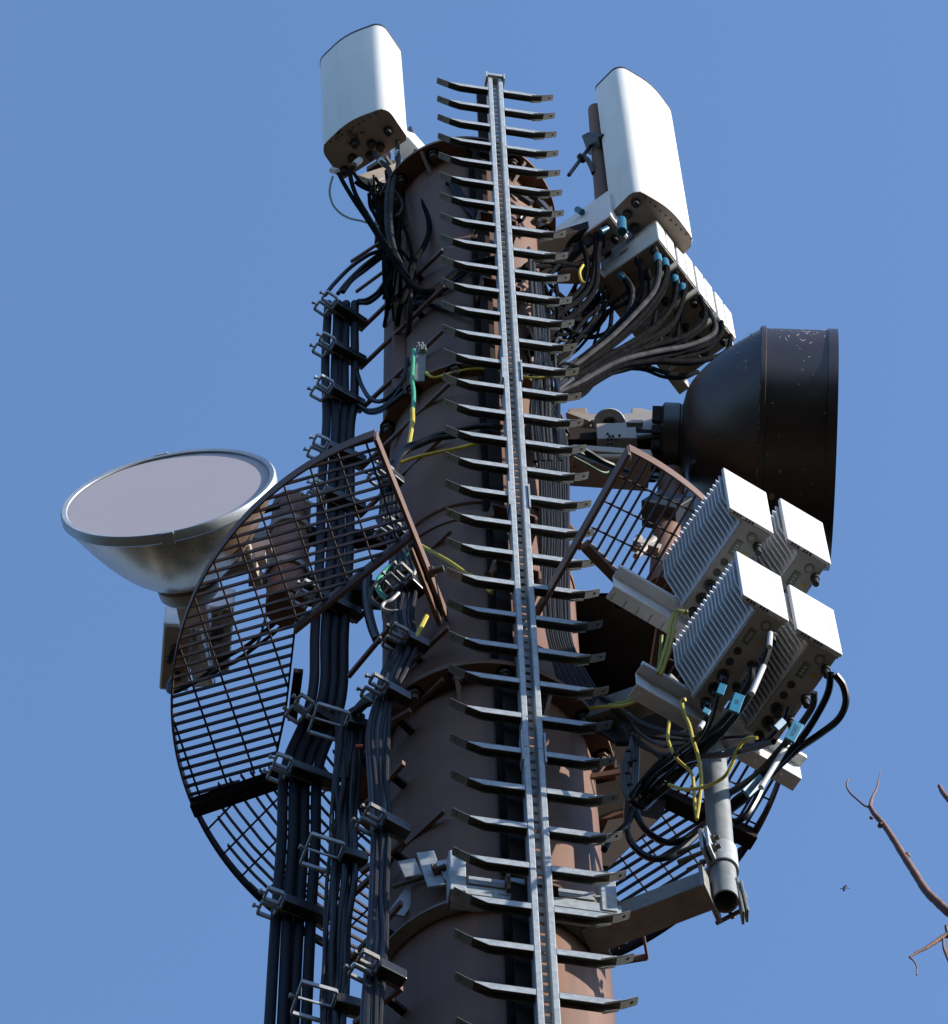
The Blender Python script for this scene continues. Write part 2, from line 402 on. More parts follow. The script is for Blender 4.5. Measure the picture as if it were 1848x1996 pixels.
# ladder fixings: galvanised saddle behind the rung at Z 13.6
fix = empty('ladder_clamp', (LC.x, LC.y, 13.42), 'wide galvanised cross channel with upright lugs clamped behind the ladder', 'bracket')
zc = 13.55
m = MB(); cc = LC-nrm*.05
m.obox(cc+V(0, 0, zc), u, nrm, ZU, .235, .0025, .026); m.obox(cc+V(0, 0, zc-.026)-nrm*.025, u, nrm, ZU, .235, .025, .0025)
m.obox(cc+V(0, 0, zc+.0)-nrm*.05, u, nrm, ZU, .235, .0025, .026)
m.build('cross_channel', GALV, fix, bevel=.002)
for x in (-.22, -.055, .20):
    m = MB(); m.obox(cc+u*x+V(0, 0, zc+.10)+nrm*.004, u, nrm, ZU, .022, .003, .12); m.obox(cc+u*(x-.022)+V(0, 0, zc+.10)-nrm*.02, u, nrm, ZU, .003, .024, .12)
    m.build('lug', GALV, fix, bevel=.002)
for x in (-.14, .11):
    m = MB(); m.obox(cc+u*x+V(0, 0, zc+.06), u, nrm, ZU, .05, .003, .022); m.tube([cc+u*(x+.05)+V(0, 0, zc+.06), cc+u*(x+.085)+V(0, 0, zc+.07)], .006, 8)
    m.build('latch', GALV, fix)

# ------------------------------------------------------------------ service platform
PZ = 15.6; PR = .977; PC = V(TX, TY, PZ)
plat = empty('service_platform', (TX, TY, PZ), 'round brown grating platform with four segments around the mast', 'platform')
def pang(px, py): p = AZ(px, py, PZ)-PC; return math.atan2(p.y, p.x)
def ploc(px, py): p = AZ(px, py, PZ); return V(p.x-TX, p.y-TY, 0)
def inside(poly, x, y):
    c = False; n = len(poly)
    for i in range(n):
        x1, y1 = poly[i]; x2, y2 = poly[i-1]
        if (y1 > y) != (y2 > y) and x < (x2-x1)*(y-y1)/(y2-y1)+x1: c = not c
    return c
def clip_line(poly, p, d, smax=2.2):
    """intervals of the line p+t d inside the polygon"""
    ts = []; n = len(poly)
    for i in range(n):
        a = poly[i]; b = poly[(i+1) % n]; ex, ey = b[0]-a[0], b[1]-a[1]
        den = d[0]*ey-d[1]*ex
        if abs(den) < 1e-9: continue
        t = ((a[0]-p[0])*ey-(a[1]-p[1])*ex)/den; s_ = ((a[0]-p[0])*d[1]-(a[1]-p[1])*d[0])/den
        if 0 <= s_ < 1: ts.append(t)
    ts.sort(); return [(ts[i], ts[i+1]) for i in range(0, len(ts)-1, 2)]
def grating(poly, ang, sp=.031, rsp=.095, bow=0., ph=0.):
    m = MB(); d = (math.cos(ang), math.sin(ang)); q = (-d[1], d[0])
    k = -60
    while k < 60:
        off = (k+ph)*sp; p = (q[0]*off, q[1]*off)
        for a, b in clip_line(poly, p, d):
            if b-a < .012: continue
            A = V(p[0]+d[0]*a, p[1]+d[1]*a, 0)+PC; B = V(p[0]+d[0]*b, p[1]+d[1]*b, 0)+PC
            if bow:
                N = 8; prev = None
                for i in range(N+1):
                    t = a+(b-a)*i/N; bo = bow*(math.cos((t-(a+b)/2)*3.0)-1)
                    X = V(p[0]+d[0]*t+q[0]*bo, p[1]+d[1]*t+q[1]*bo, 0)+PC
                    if prev is not None: m.beam(prev+V(0, 0, .012), X+V(0, 0, .012), .0035, .022)
                    prev = X
            else: m.beam(A+V(0, 0, .012), B+V(0, 0, .012), .0035, .022)
        k += 1
    k = -30
    while k < 30:
        off = (k+ph)*rsp; p = (d[0]*off, d[1]*off)
        for a, b in clip_line(poly, p, q):
            A = V(p[0]+q[0]*a, p[1]+q[1]*a, .018)+PC; B = V(p[0]+q[0]*b, p[1]+q[1]*b, .018)+PC
            m.tube([A, B], .0035, 6)
        k += 1
    return m.build('grating_panel', GRATE, plat)
def arc(a0, a1, r=PR, n=28): return [(r*math.cos(a0+(a1-a0)*i/n), r*math.sin(a0+(a1-a0)*i/n)) for i in range(n+1)]
def band(a0, a1, mt=BEAM, h0=-.012, h1=.045, r=PR):
    m = MB(); n = 40; P = []
    for i in range(n+1):
        a = a0+(a1-a0)*i/n
        for rr_, zz_ in ((r, h0), (r+.006, h0), (r+.006, h1), (r, h1)): P.append(PC+V(rr_*math.cos(a), rr_*math.sin(a), zz_))
    Fs = []
    for i in range(n):
        for k in range(4): Fs.append((i*4+k, i*4+(k+1) % 4, (i+1)*4+(k+1) % 4, (i+1)*4+k))
    Fs += [(0, 1, 2, 3), (n*4+3, n*4+2, n*4+1, n*4)]
    m.add(P, Fs, True); return m.build('edge_band', mt, plat)
def radial(a, r0, r1, wd, ht, z=0.0, mt=BEAM, name='support_beam'):
    d = V(math.cos(a), math.sin(a), 0); m = MB(); m.beam(PC+d*r0+V(0, 0, z), PC+d*r1+V(0, 0, z), wd, ht); return m.build(name, mt, plat, bevel=.003)
a1 = R(252); a0 = R(161.8); b0 = R(-60.7); b1 = R(30.0); c1 = R(96)
# left segment
i1 = ploc(534, 1494); i2 = ploc(557, 1386); i3 = ploc(575, 1224); i4 = ploc(802, 1041)
P1 = arc(a0, a1)+[(i4.x, i4.y), (i3.x, i3.y), (i2.x, i2.y), (i1.x, i1.y)]
grating(P1, R(165.5)); band(a0, a1)
m = MB()
for A, B in ((i4, i3),): m.beam(PC+A+V(0, 0, -.005), PC+B+V(0, 0, -.005), .012, .07)
m.build('edge_beam', BEAM, plat)
m = MB(); m.beam(PC+i3+V(0, 0, .01), PC+i2+V(0, 0, .01), .006, .03); m.beam(PC+i2+V(0, 0, .01), PC+i1+V(0, 0, .01), .006, .03)
q1 = ploc(572, 1305); q2 = ploc(560, 1400); m.beam(PC+q1+V(.016, 0, -.01), PC+q2+V(.016, 0, -.01), .030, .03)
m.build('edge_beam', BROWN_D, plat)
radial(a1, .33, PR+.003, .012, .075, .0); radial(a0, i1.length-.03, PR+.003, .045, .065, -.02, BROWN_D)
# continuation arm of the first radial down to the lug on the mast
d1 = V(math.cos(a1), math.sin(a1), 0)
m = MB(); m.beam(PC+d1*.335+V(-.02, 0, -.04), PC+d1*.60+V(-.02, 0, -.02), .014, .10); m.build('hinge_arm', BROWN, plat, bevel=.003)
m = MB(); hexbolt(m, PC+d1*.50+V(-.0, 0, -.02), (1, -.3, 0), .018, .02, .03, .011); m.build('bolt', BOLTM, plat)
# right segment
j1 = ploc(1140, 1061); j2 = ploc(1290, 1215)
jb = V(math.cos(b1), math.sin(b1), 0)*.55
P2 = arc(b0, b1)+[(jb.x, jb.y), (j2.x, j2.y), (j1.x, j1.y)]
grating(P2, b0+0.0, ph=.3); band(b0, b1)
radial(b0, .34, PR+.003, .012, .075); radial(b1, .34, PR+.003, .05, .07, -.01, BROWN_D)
m = MB(); m.beam(PC+j1+V(0, 0, -.005), PC+j2+V(0, 0, -.005), .03, .05); m.beam(PC+j2+V(0, 0, -.005), PC+jb+V(0, 0, -.005), .03, .05)
m.build('edge_beam', BEAM, plat)
# rear right and rear left segments
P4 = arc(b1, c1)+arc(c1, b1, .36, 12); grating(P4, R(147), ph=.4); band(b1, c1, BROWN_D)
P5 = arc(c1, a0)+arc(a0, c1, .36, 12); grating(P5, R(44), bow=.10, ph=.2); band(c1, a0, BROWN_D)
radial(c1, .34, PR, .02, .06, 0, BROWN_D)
# knee bracket under the right radial
for a in (R(2), R(30)):
    d = V(math.cos(a), math.sin(a), 0); t = V(-d.y, d.x, 0); m = MB()
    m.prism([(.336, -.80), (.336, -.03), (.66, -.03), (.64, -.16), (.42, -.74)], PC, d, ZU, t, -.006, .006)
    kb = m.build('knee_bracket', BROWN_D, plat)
    for z in (-.2, -.45):
        m = MB(); hexbolt(m, PC+d*.385+V(0, 0, z)-t*.006, -t, .022, .018, .03, .013); m.build('bolt', BOLTM, kb)

# ------------------------------------------------------------------ panel antennas
def rounded(wd, dp, bulge, rf, rb, n=6):
    """plan outline, front face towards -y: wide curved face, rounded corners"""
    pts = []
    def corner(cx, cy, r, a0_, a1_):
        for i in range(n+1):
            a = a0_+(a1_-a0_)*i/n; pts.append((cx+r*math.cos(a), cy+r*math.sin(a)))
    w2 = wd/2; d2 = dp/2
    corner(-w2+rb, d2-rb, rb, math.pi/2, math.pi)
    corner(-w2+rf, -d2+rf, rf, math.pi, 3*math.pi/2-.12)
    for i in range(1, 8):
        t = i/8; x = -w2+rf+(wd-2*rf)*t; pts.append((x, -d2-bulge*math.sin(math.pi*t)))
    corner(w2-rf, -d2+rf, rf, 3*math.pi/2+.12, 2*math.pi)
    corner(w2-rb, d2-rb, rb, 0, math.pi/2)
    return pts
def panel_antenna(c, yaw, wd, dp, h, tilt, label, group):
    """c: centre of the bottom face; yaw: direction the face looks to"""
    n_ = V(math.cos(yaw), math.sin(yaw), 0); X = V(-n_.y, n_.x, 0); Y = -n_
    Z = (ZU+n_*tilt).normalized()
    root = empty('panel_antenna', c, label, 'antenna', group)
    pl = rounded(wd, dp, .018, .055, .02)
    sh = lambda s: [(x*s, y*s) for x, y in pl]
    m = MB(); n = len(pl); P = []
    for s, z in ((.985, 0), (1, .012), (1, h-.03)):
        for x, y in sh(s): P.append(c+X*x+Y*y+Z*z)
    m.add(P, [(k*n+i, k*n+(i+1) % n, (k+1)*n+(i+1) % n, (k+1)*n+i) for k in range(2) for i in range(n)], True)
    m.build('radome', WHITEP, root)
    m = MB(); m.prism(sh(1.012), c, X, Y, Z, h-.032, h-.014); m.build('top_seam', DARKM, root)
    m = MB(); P = []
    for s, z in ((.995, h-.018), (.98, h-.004), (.90, h+.004)):
        for x, y in sh(s): P.append(c+X*x+Y*y+Z*z)
    m.add(P, [(k*n+i, k*n+(i+1) % n, (k+1)*n+(i+1) % n, (k+1)*n+i) for k in range(2) for i in range(n)]+[tuple(2*n+i for i in range(n))], False)
    m.build('top_cap', WHITEP, root)
    m = MB(); m.prism(sh(.985), c, X, Y, Z, -.004, .004)
    bp = m.build('bottom_plate', UNDER, root)
    m = MB()
    for i in range(11):
        t = -.42+.84*i/10; q = c+X*(t*wd)+Y*(-dp/2+.012); m.tube([q+Z*-.008, q+Z*.0], .004, 6)
    m.build('screw', DARKM, bp)
    return root, X, Y, Z
lc = V(-.405, 6.185, 20.88)
LAr, LX, LY, LZ = panel_antenna(lc, R(-90-31), .335, .18, 1.10, .048, 'white panel antenna, shaded face, left of the mast top', 'panel antennas at the mast top')
rc = AY(1274, 443, 6.44)
RAr, RX, RY, RZ = panel_antenna(rc, R(-90+45), .345, .165, 1.74, .0, 'tall sunlit white panel antenna on a brown pole, right of the mast top', 'panel antennas at the mast top')
def connectors(root, c, X, Y, Z, lst, mt=DARKM):
    for (x, y) in lst:
        m = MB(); p = c+X*x+Y*y
        m.tube([p, p-Z*.018], .020, 12); m.tube([p-Z*.018, p-Z*.05], .013, 10); m.build('connector', mt, root)
Lcon = [(-.13, .055), (-.075, .03), (-.03, -.02), (.025, .02), (.05, .05), (.115, .01), (-.005, .06)]
Rcon = [(-.12, .03), (-.06, .05), (.02, .03), (.10, .04), (-.13, -.03)]
connectors(LAr, lc, LX, LY, LZ, Lcon); connectors(RAr, rc, RX, RY, RZ, Rcon)
# control unit box under/behind the left antenna, sunlit wedge
Z1 = ZM(900, 0, 2.31)
ub = empty('filter_box', AY(*Z1(800, 1030), 6.32), 'long light grey box hanging behind the left panel antenna', 'radio unit')
pA = AY(*Z1(715, 955), 6.30); pB = AY(*Z1(900, 1165), 6.36)
m = MB(); dv = (pB-pA); m.beam(pA+V(0, .0, -.03), pB+V(0, 0, -.03), .09, .075); m.build('housing', WHITEC, ub, bevel=.005)
# pole and mounts of the left antenna
lp = empty('antenna_pole', AY(770, 380, 6.33), 'short dark brown pole and arm holding the left panel antenna', 'pole')
p0 = V(-.33, 6.36, 20.1); m = MB(); m.tube([p0, p0+V(0, 0, 1.75)], .032, 20); m.build('pole', BROWN, lp)
m = MB(); m.beam(p0+V(0, 0, .12), V(TX-.2, TY, 20.22), .05, .06); m.build('arm', BROWN_D, lp); m = MB(); m.beam(p0+V(0, 0, .5), V(TX-.25, TY, 20.26), .03, .03); m.build('arm', BROWN_D, lp)
for z in (.85, 1.55):
    m = MB(); m.obox(p0+V(.0, -.02, z), LX, LY, ZU, .05, .05, .025); m.tube([p0+V(.06, -.04, z), p0+V(.06, .12, z-.01)], .006, 8)
    m.tube([p0+V(.045, .05, z), p0+V(.075, .0, z+.03)], .01, 8)
    m.build('clamp', DARKM, lp)
m = MB(); q = AY(*Z1(505, 1240), 6.36); m.beam(q, AY(*Z1(640, 1190), 6.40), .10, .03); m.build('mount_plate', UNDER, lp)
# pole of the right antenna
rp = empty('antenna_pole', AY(1155, 380, 6.5), 'brown round pole with a threaded clamp behind the right panel antenna', 'pole')
pt = AY(1150+11, 215, 6.44); pb = V(pt.x-.02, 6.455, 20.30)
m = MB(); m.tube([pb, pt], .0335, 24); m.build('pole', BROWN, rp)
Z2 = ZM(1600, 150, 1.996)
def zp(f, x, y, Y): return AY(*f(x, y), Y)
m = MB(); m.beam(zp(Z2, 330, 560, 6.42), zp(Z2, 425, 570, 6.40), .09, .035); m.tube([zp(Z2, 215, 750, 6.42), zp(Z2, 345, 575, 6.42)], .0085, 8)
m.tube(catmull([zp(Z2, 275, 630, 6.40), zp(Z2, 320, 650, 6.41), zp(Z2, 345, 690, 6.42), zp(Z2, 365, 740, 6.43)]), .011, 8)
m.tube([zp(Z2, 278, 640, 6.42), zp(Z2, 300, 662, 6.42)], .013, 8)
m.build('clamp', DARKM, rp)
m = MB(); m.beam(V(TX+.18, TY, 19.92), pb+V(0, 0, .18), .07, .05); m.build('arm', BROWN_D, rp); m = MB(); m.beam(V(TX+.2, TY+.05, 19.75), pb+V(0, .0, .05), .05, .05); m.build('arm', BROWN_D, rp)

# ------------------------------------------------------------------ combiner boxes (right, below the antenna)
kr = R(55.4); KX = V(math.cos(kr), math.sin(kr), 0); KY = V(-KX.y, KX.x, 0)   # KX along the row, KY into depth (left, away)
KO = AY(1284, 463, 6.40)
def twin_unit(root_name, org, label, group, L=.285, H=.315, W=.128):
    root = empty(root_name, org, label, 'radio unit', group)
    for k in (0, 1):
        m = MB(); m.obox(org+KX*(W*(k+.5)/2)+KY*(L/2)+V(0, 0, H/2), KX, KY, ZU, W/4-.003, L/2, H/2-k*.006)
        m.build('housing', WHITEC, root, bevel=.005)
    m = MB(); m.obox(org+KX*(W/2)+KY*(L/2)+V(0, 0, -.001), KX, KY, ZU, W/2-.006, L/2-.008, .004)
    pn = m.build('connector_plate', FUND, root)
    for (x, y) in ((.03, .045), (.092, .045), (.03, .125), (.092, .135), (.06, .205)):
        m = MB(); p = org+KX*x+KY*y; m.tube([p, p-V(0, 0, .014)], .017, 12); m.tube([p-V(0, 0, .014), p-V(0, 0, .045)], .012, 10)
        m.build('connector', DARKM, pn)
    return root
FBM = True
names = ['front one of four white twin filter boxes under the right panel antenna', 'second from the front of the four white twin filter boxes in a row',
         'third from the front of the four white twin filter boxes in a row', 'rearmost of the four white twin filter boxes, nearest the dark dish']
c0 = twin_unit('twin_filter_box', KO, names[0], 'row of white filter boxes')
for k in range(1, 4): dup_at(c0, KX*(.139*k)+V(0, 0, -.002*k), names[k])
dup_at(c0, AY(*Z2(465, 985), 6.34)-KO, 'single white twin filter box left of the right panel antenna')
m = MB()
ks = empty('filter_rack', KO+KY*.28, 'beige rail bracket carrying the row of white filter boxes', 'bracket')
m.beam(KO+KY*.30-KX*.06+V(0, 0, .03), KO+KY*.30+KX*.60+V(0, 0, .03), .05, .07); m.build('rail', BEIGE, ks, bevel=.003)
m = MB(); m.beam(KO+KY*.33-KX*.02+V(0, 0, .08), KO+KY*.33-KX*.02+V(-.12, .0, .10), .06, .10); m.obox(KO+KX*.50+KY*.22+V(0, 0, -.03), KX, KY, ZU, .03, .07, .04); m.build('foot', UNDER, ks, bevel=.003)

m = MB()
for (y0, y1, z) in ((.115, .155, .200), (.150, .185, .115)):
    t_ = y0
    while t_ < y1: m.obox(KO+KY*t_+V(0, 0, z)-KX*.0015, KX, KY, ZU, .0006, .004, .010); t_ += .0105
o_ = m.build('marking', GALV_D, c0)
# ------------------------------------------------------------------ remote radio units
wa = R(34.0); WX = V(math.cos(wa), math.sin(wa), 0); WY = V(-WX.y, WX.x, 0)
Z3 = ZM(1700, 1350, 1.8145)
UW, UD, UH = .154, .351, .323
def radio_unit(org, label, group):
    root = empty('radio_unit', org, label, 'radio unit', group)
    def P(x, y, z): return org+WX*x+WY*y+V(0, 0, z)
    m = MB(); m.obox(P((.052+UW-.012)/2, UD/2+.01, UH/2), WX, WY, ZU, (UW-.064)/2, UD/2-.012, UH/2-.004); m.build('core', FINM, root, bevel=.002)
    m = MB(); nf = 20
    for k in range(nf):
        y = .022+(UD-.035)*k/(nf-1); w0 = 0.0
        m.prism([(w0, .145), (w0, UH-.01), (.055, UH-.01), (.055, .0)], P(0, y, 0), WX, ZU, WY, -.0024, .0024)
    m.build('cooling_fin', FINM, root)
    m = MB()
    for k in range(nf):
        y = .022+(UD-.035)*k/(nf-1)
        m.prism([(UW+.004, .05), (UW+.004, UH-.01), (UW-.014, UH-.01), (UW-.014, .012)], P(0, y, 0), WX, ZU, WY, -.003, .003)
    m.build('cooling_fin', FINM, root)
    m = MB(); m.obox(P(UW/2+.002, 0, UH/2), WX, WY, ZU, UW/2+.003, .007, UH/2+.003); fcov = m.build('front_cover', WHITEC, root, bevel=.004)
    m = MB()
    for i_ in range(7):
        if i_ != 3: m.obox(P(.020+i_*.011, -.0005, -.0062), WX, WY, ZU, .0035, .004, .0006)
    m.build('marking', DARKM, fcov)
    m = MB(); m.obox(P(UW-.022, -.0072, UH/2), WX, WY, ZU, .0006, .0004, UH/2-.004); m.build('cover_groove', PANEL, fcov)
    m = MB(); m.obox(P(UW/2+.002, .009, UH/2-.006), WX, WY, ZU, UW/2-.004, .003, UH/2+.002); m.build('gasket', PANEL, root)
    m = MB(); m.obox(P((.056+UW-.006)/2, UD/2, -.001), WX, WY, ZU, (UW-.062)/2, UD/2-.01, .006)
    pn = m.build('connector_panel', PANEL, root, bevel=.002)
    def disc(x, y, r, h, mt, nm='port', r2=None):
        m = MB(); p = P(x, y, -.007); m.tube([p+V(0, 0, .002), p-V(0, 0, h)], r, 16)
        if r2: m.tube([p-V(0, 0, h), p-V(0, 0, h+.035)], r2, 12)
        m.build(nm, mt, pn)
    disc(.108, .040, .016, .004, GALV_D, 'cap'); disc(.108, .040, .010, .006, PANEL, 'cap')
    m = MB(); m.obox(P(.085, .093, -.008), WX, WY, ZU, .011, .026, .003); m.build('indicator_window', LEDG, pn)
    for yy in (.082, .093, .104):
        m = MB(); m.obox(P(.085, yy, -.012), WX, WY, ZU, .005, .0035, .001); m.build('marking', WTAPE, pn)
    disc(.082, .150, .012, .004, BLACK); disc(.082, .190, .012, .004, BLACK)
    disc(.086, .235, .018, .018, BLACK, 'port', .012); disc(.090, .285, .019, .015, BLACK, 'port', .009)
    disc(.092, .335, .016, .03, DARKM, 'connector', .011)
    disc(.138, .055, .014, .02, DARKM, 'connector', .010); disc(.140, .165, .013, .02, DARKM, 'connector', .010)
    disc(.140, .245, .012, .02, DARKM, 'connector', .009)
    m = MB(); m.obox(P(.14, .205, -.008), WX, WY, ZU, .006, .016, .002); m.build('marking', WTAPE, pn)
    m = MB(); m.obox(P(.122, .095, -.008), WX, WY, ZU, .006, .005, .002); m.build('warning_sticker', YELLOW, pn)
    return root
u3 = AZ(*Z3(958, 795), 14.52)
RU3 = radio_unit(u3, 'lower left of four white finned radio units right of the mast', 'finned radio units')
u4 = AZ(*Z3(1252, 980), 14.52); u1 = AY(*Z3(885, 322), u3.y); u2 = AY(*Z3(1200, 490), u4.y)
RU4 = dup_at(RU3, u4-u3, 'lower right of four white finned radio units right of the mast')
RU1 = dup_at(RU3, u1-u3, 'upper left of four white finned radio units, in front of the dark dish')
RU2 = dup_at(RU3, u2-u3, 'upper right of four white finned radio units, in front of the dark dish')
# rails, pole, arms
def rail(zc_, base, x0, x1, label):
    r_ = empty('mounting_rail', base, label, 'bracket', 'grey rails behind the radio units')
    m = MB(); c = base+WY*(UD+.035)
    A = c+WX*x0; B = c+WX*x1
    m.beam(A+V(0, 0, .01), B+V(0, 0, .01), .006, .075); m.beam(A+V(0, 0, .048)-WY*.018, B+V(0, 0, .048)-WY*.018, .04, .006)
    m.beam(A+V(0, 0, -.028)+WY*.022, B+V(0, 0, -.028)+WY*.022, .048, .006); m.beam(A-WY*.035+V(0, 0, .052), B-WY*.035+V(0, 0, .052), .012, .022)
    n = int((x1-x0)/.045)
    for k in range(n):
        q = A+WX*(.02+.045*k)+V(0, 0, -.0335)+WY*.03; m.obox(q, WX, WY, ZU, .005, .014, .003)
    m.build('rail', FINM, r_, bevel=.002); return c
cl = rail(0, u3, -.115, .46, 'lower grey slotted rail holding two finned radio units')
cu = rail(0, u1, -.165, .40, 'upper grey slotted rail holding two finned radio units')
pole = empty('support_pole', AY(1414, 1757, 6.02), 'galvanised open ended pole below the finned radio units', 'pole')
pz0 = AY(1414, 1757, 6.02); pz1 = AY(1393, 1494, 6.02); dz = (pz1-pz0); pz2 = pz0+dz*(3.1)
m = MB()
m.tube([pz0, pz0+dz*1.2, pz2], .0365, 32, cap=False); m.tube([pz0+dz*.0, pz0+dz*.4], .0315, 32, cap=False)
m.lathe([(.0315, 0), (.0365, 0)], pz0, dz, 32); m.build('pole', POLEM, pole)
m = MB(); m.tube([pz0+dz*.2, pz0+dz*.21], .0313, 24); m.build('pole_inside', BLACK, pole)
arm = empty('pole_bracket', AY(1180, 1835, 6.13), 'galvanised square arm from the mast collar to the lower pole end', 'bracket')
az_ = pz0.z+.03
A = AZ(1178, 1822, az_); B = AZ(1388, 1742, az_)
m = MB(); m.beam(A+V(-.05, .02, .03), B+V(0, 0, .03), .085, .085); m.build('square_tube', GALV_D, arm, bevel=.004)
# collar round the mast
m = MB(); ca0, ca1 = R(200), R(332)
n = 40; P = []
for i in range(n+1):
    a = ca0+(ca1-ca0)*i/n
    for r_, z_ in ((.337, 0), (.375, 0), (.375, .008), (.337, .008)): P.append(V(TX+r_*math.cos(a), TY+r_*math.sin(a), 13.54+z_))
m.add(P, [(i*4+k, i*4+(k+1) % 4, (i+1)*4+(k+1) % 4, (i+1)*4+k) for i in range(n) for k in range(4)]+[(0, 1, 2, 3), (n*4+3, n*4+2, n*4+1, n*4)], False)
m.lathe([(.338, 13.55), (.344, 13.55), (.344, 13.62), (.338, 13.62)], O, ZU, 48, arc=(ca0+R(14), ca1))
m.build('collar', GALV_D, arm)
Z5 = ZM(1150, 2000, 1.859)
for (xa, ya, xb, yb, Y_) in ((235, 1040, 300, 1230, 6.03), (345, 1085, 395, 1190, 6.02), (130, 1085, 170, 1175, 6.08), (70, 1390, 180, 1240, 6.12)):
    m = MB(); m.beam(zp(Z5, xa, ya, Y_), zp(Z5, xb, yb, Y_), .05, .008, up=(0, 1, .3)); m.build('lug', GALV, arm, bevel=.002)
m = MB(); m.tube([zp(Z5, 60, 1230, 6.12), zp(Z5, 345, 1130, 6.03)], .008, 10); hexbolt(m, zp(Z5, 290, 1140, 6.02), (1, -.4, 0), .016, .012, .02, .009); m.build('tie_bolt', BOLTM, arm)
# clamp at the pole foot
pc_ = pz0+dz*.18; ax = (B-A).normalized(); ay = V(-ax.y, ax.x, 0)
m = MB()
for s0, s1 in ((.0385, .0445),):
    m.lathe([(s0, -.06), (s1, -.06), (s1, .06), (s0, .06), (s0, -.06)], pz0+dz*.28, dz, 28)
m.build('clamp_band', GALV, pole)
for s in (-1, 1):
    cc_ = pz0+dz*.28+ay*(s*.062)*1.0-ax*.01
    m = MB(); m.obox(cc_, ay, ax, ZU, .030, .005, .062); m.obox(cc_-ax*.018, ay, ax, ZU, .030, .005, .062)
    pl_ = m.build('clamp_plate', GALV, pole, bevel=.002)
    for z in (-.028, .028):
        m = MB(); hexbolt(m, cc_+ax*.006+V(0, 0, z), ax, .012, .01, .012, .007); m.tube([cc_+V(0, 0, z), cc_-ax*.10+V(0, 0, z)], .007, 8); m.build('bolt', BOLTM, pl_)
for (xa, ya, xb, yb) in ((1436, 1722, 1449, 1790), (1444, 1728, 1457, 1786)):
    m = MB(); m.beam(AY(xa, ya, 6.02), AY(xb, yb, 6.05), .008, .045, up=(0, 1, 0)); m.build('clamp_plate', POLEM, pole, bevel=.002)
for (xa, ya, xb, yb) in ((1455, 1745, 1392, 1776), (1458, 1768, 1396, 1800), (1400, 1668, 1340, 1696), (1404, 1690, 1342, 1716)):
    m = MB(); a_ = AY(xa, ya, 6.05); b_ = AY(xb, yb, 6.10); m.tube([a_, b_], .0065, 10); m.tube([a_, a_+(b_-a_)*.12], .012, 6); m.tube([a_+(b_-a_)*.45, a_+(b_-a_)*.55], .012, 6); m.build('bolt', BOLTM, pole)
m = MB(); m.beam(B-ax*.012, B+ax*.0+V(0, 0, .0), .13, .12); m.build('end_plate', GALV_D, arm)
# upper arm
ua = empty('pole_bracket', AY(1190, 1400, 6.15), 'upper galvanised arm between the mast and the radio unit rails', 'bracket')
m = MB(); m.beam(AY(1165, 1395, 6.16), AY(1310, 1345, 5.98), .065, .085); m.build('square_tube', GALV_D, ua, bevel=.004)

# ------------------------------------------------------------------ right dish (dark shroud)
dish = empty('microwave_dish', AY(1550, 880, 6.42), 'large dark brown drum shaped dish facing right with scuffed shroud', 'dish')
dA = V(1, .03, -.01).normalized()
hub = AY(1312, 866, 6.40); cen = AZ(1478, 875, hub.z); endp = AZ(1622, 882, hub.z)
L1 = (cen-hub).length; L2 = (endp-hub).length; RD = .428
rr_ = Vector(ray(1468, 872)).normalized(); cr_ = Vector(BAS[:, 0])*math.cos(R(2.0))-Vector(BAS[:, 1])*math.sin(R(2.0))
dA = (cr_-rr_*(cr_.dot(rr_)-.012)).normalized(); L1 = .306; L2 = .574
m = MB(); prof = []
for i in range(15):
    t = i/14; prof.append((.145+(RD-.145)*(t**.62), .03+(L1-.03)*t**1.12))
m.lathe([(.0, .0), (.145, .0)]+prof, hub, dA, 96); m.build('reflector', DRUM, dish)
m = MB(); m.lathe([(RD, L1-.004), (RD+.008, L1-.004), (RD+.008, L1+.012), (RD, L1+.014), (RD, L2-.035), (RD+.006, L2-.035), (RD+.006, L2), (RD-.02, L2)], hub, dA, 128)
m.build('shroud', DRUM, dish)
m = MB(); m.lathe([(0, L2-.006), (RD-.01, L2-.006)], hub, dA, 64); m.build('membrane', MEMBR, dish)
m = MB(); m.lathe([(.0, -.045), (.135, -.045), (.150, -.035), (.150, .02), (.14, .03)], hub, dA, 48)
hb = m.build('hub', DRUM, dish)
m = MB()
for k in range(14):
    a = k*2*math.pi/14; X = dA.orthogonal().normalized(); Yv = dA.cross(X); q = hub-dA*.045+(X*math.cos(a)+Yv*math.sin(a))*.12
    m.obox(q-dA*.015, dA, X, Yv, .018, .014, .014)
m.build('lug_ring', DARKM, hb)
m = MB(); m.lathe([(RD+.0005, L1-.0075), (RD+.0022, L1-.0075), (RD+.0022, L1-.0052), (RD+.0005, L1-.0052)], hub, dA, 128)
m.build('worn_seam', mat('worn_seam_paint', (.02, .014, .012), .5, scale=40, dark=((.34, .28, .24), 42, .53)), dish)
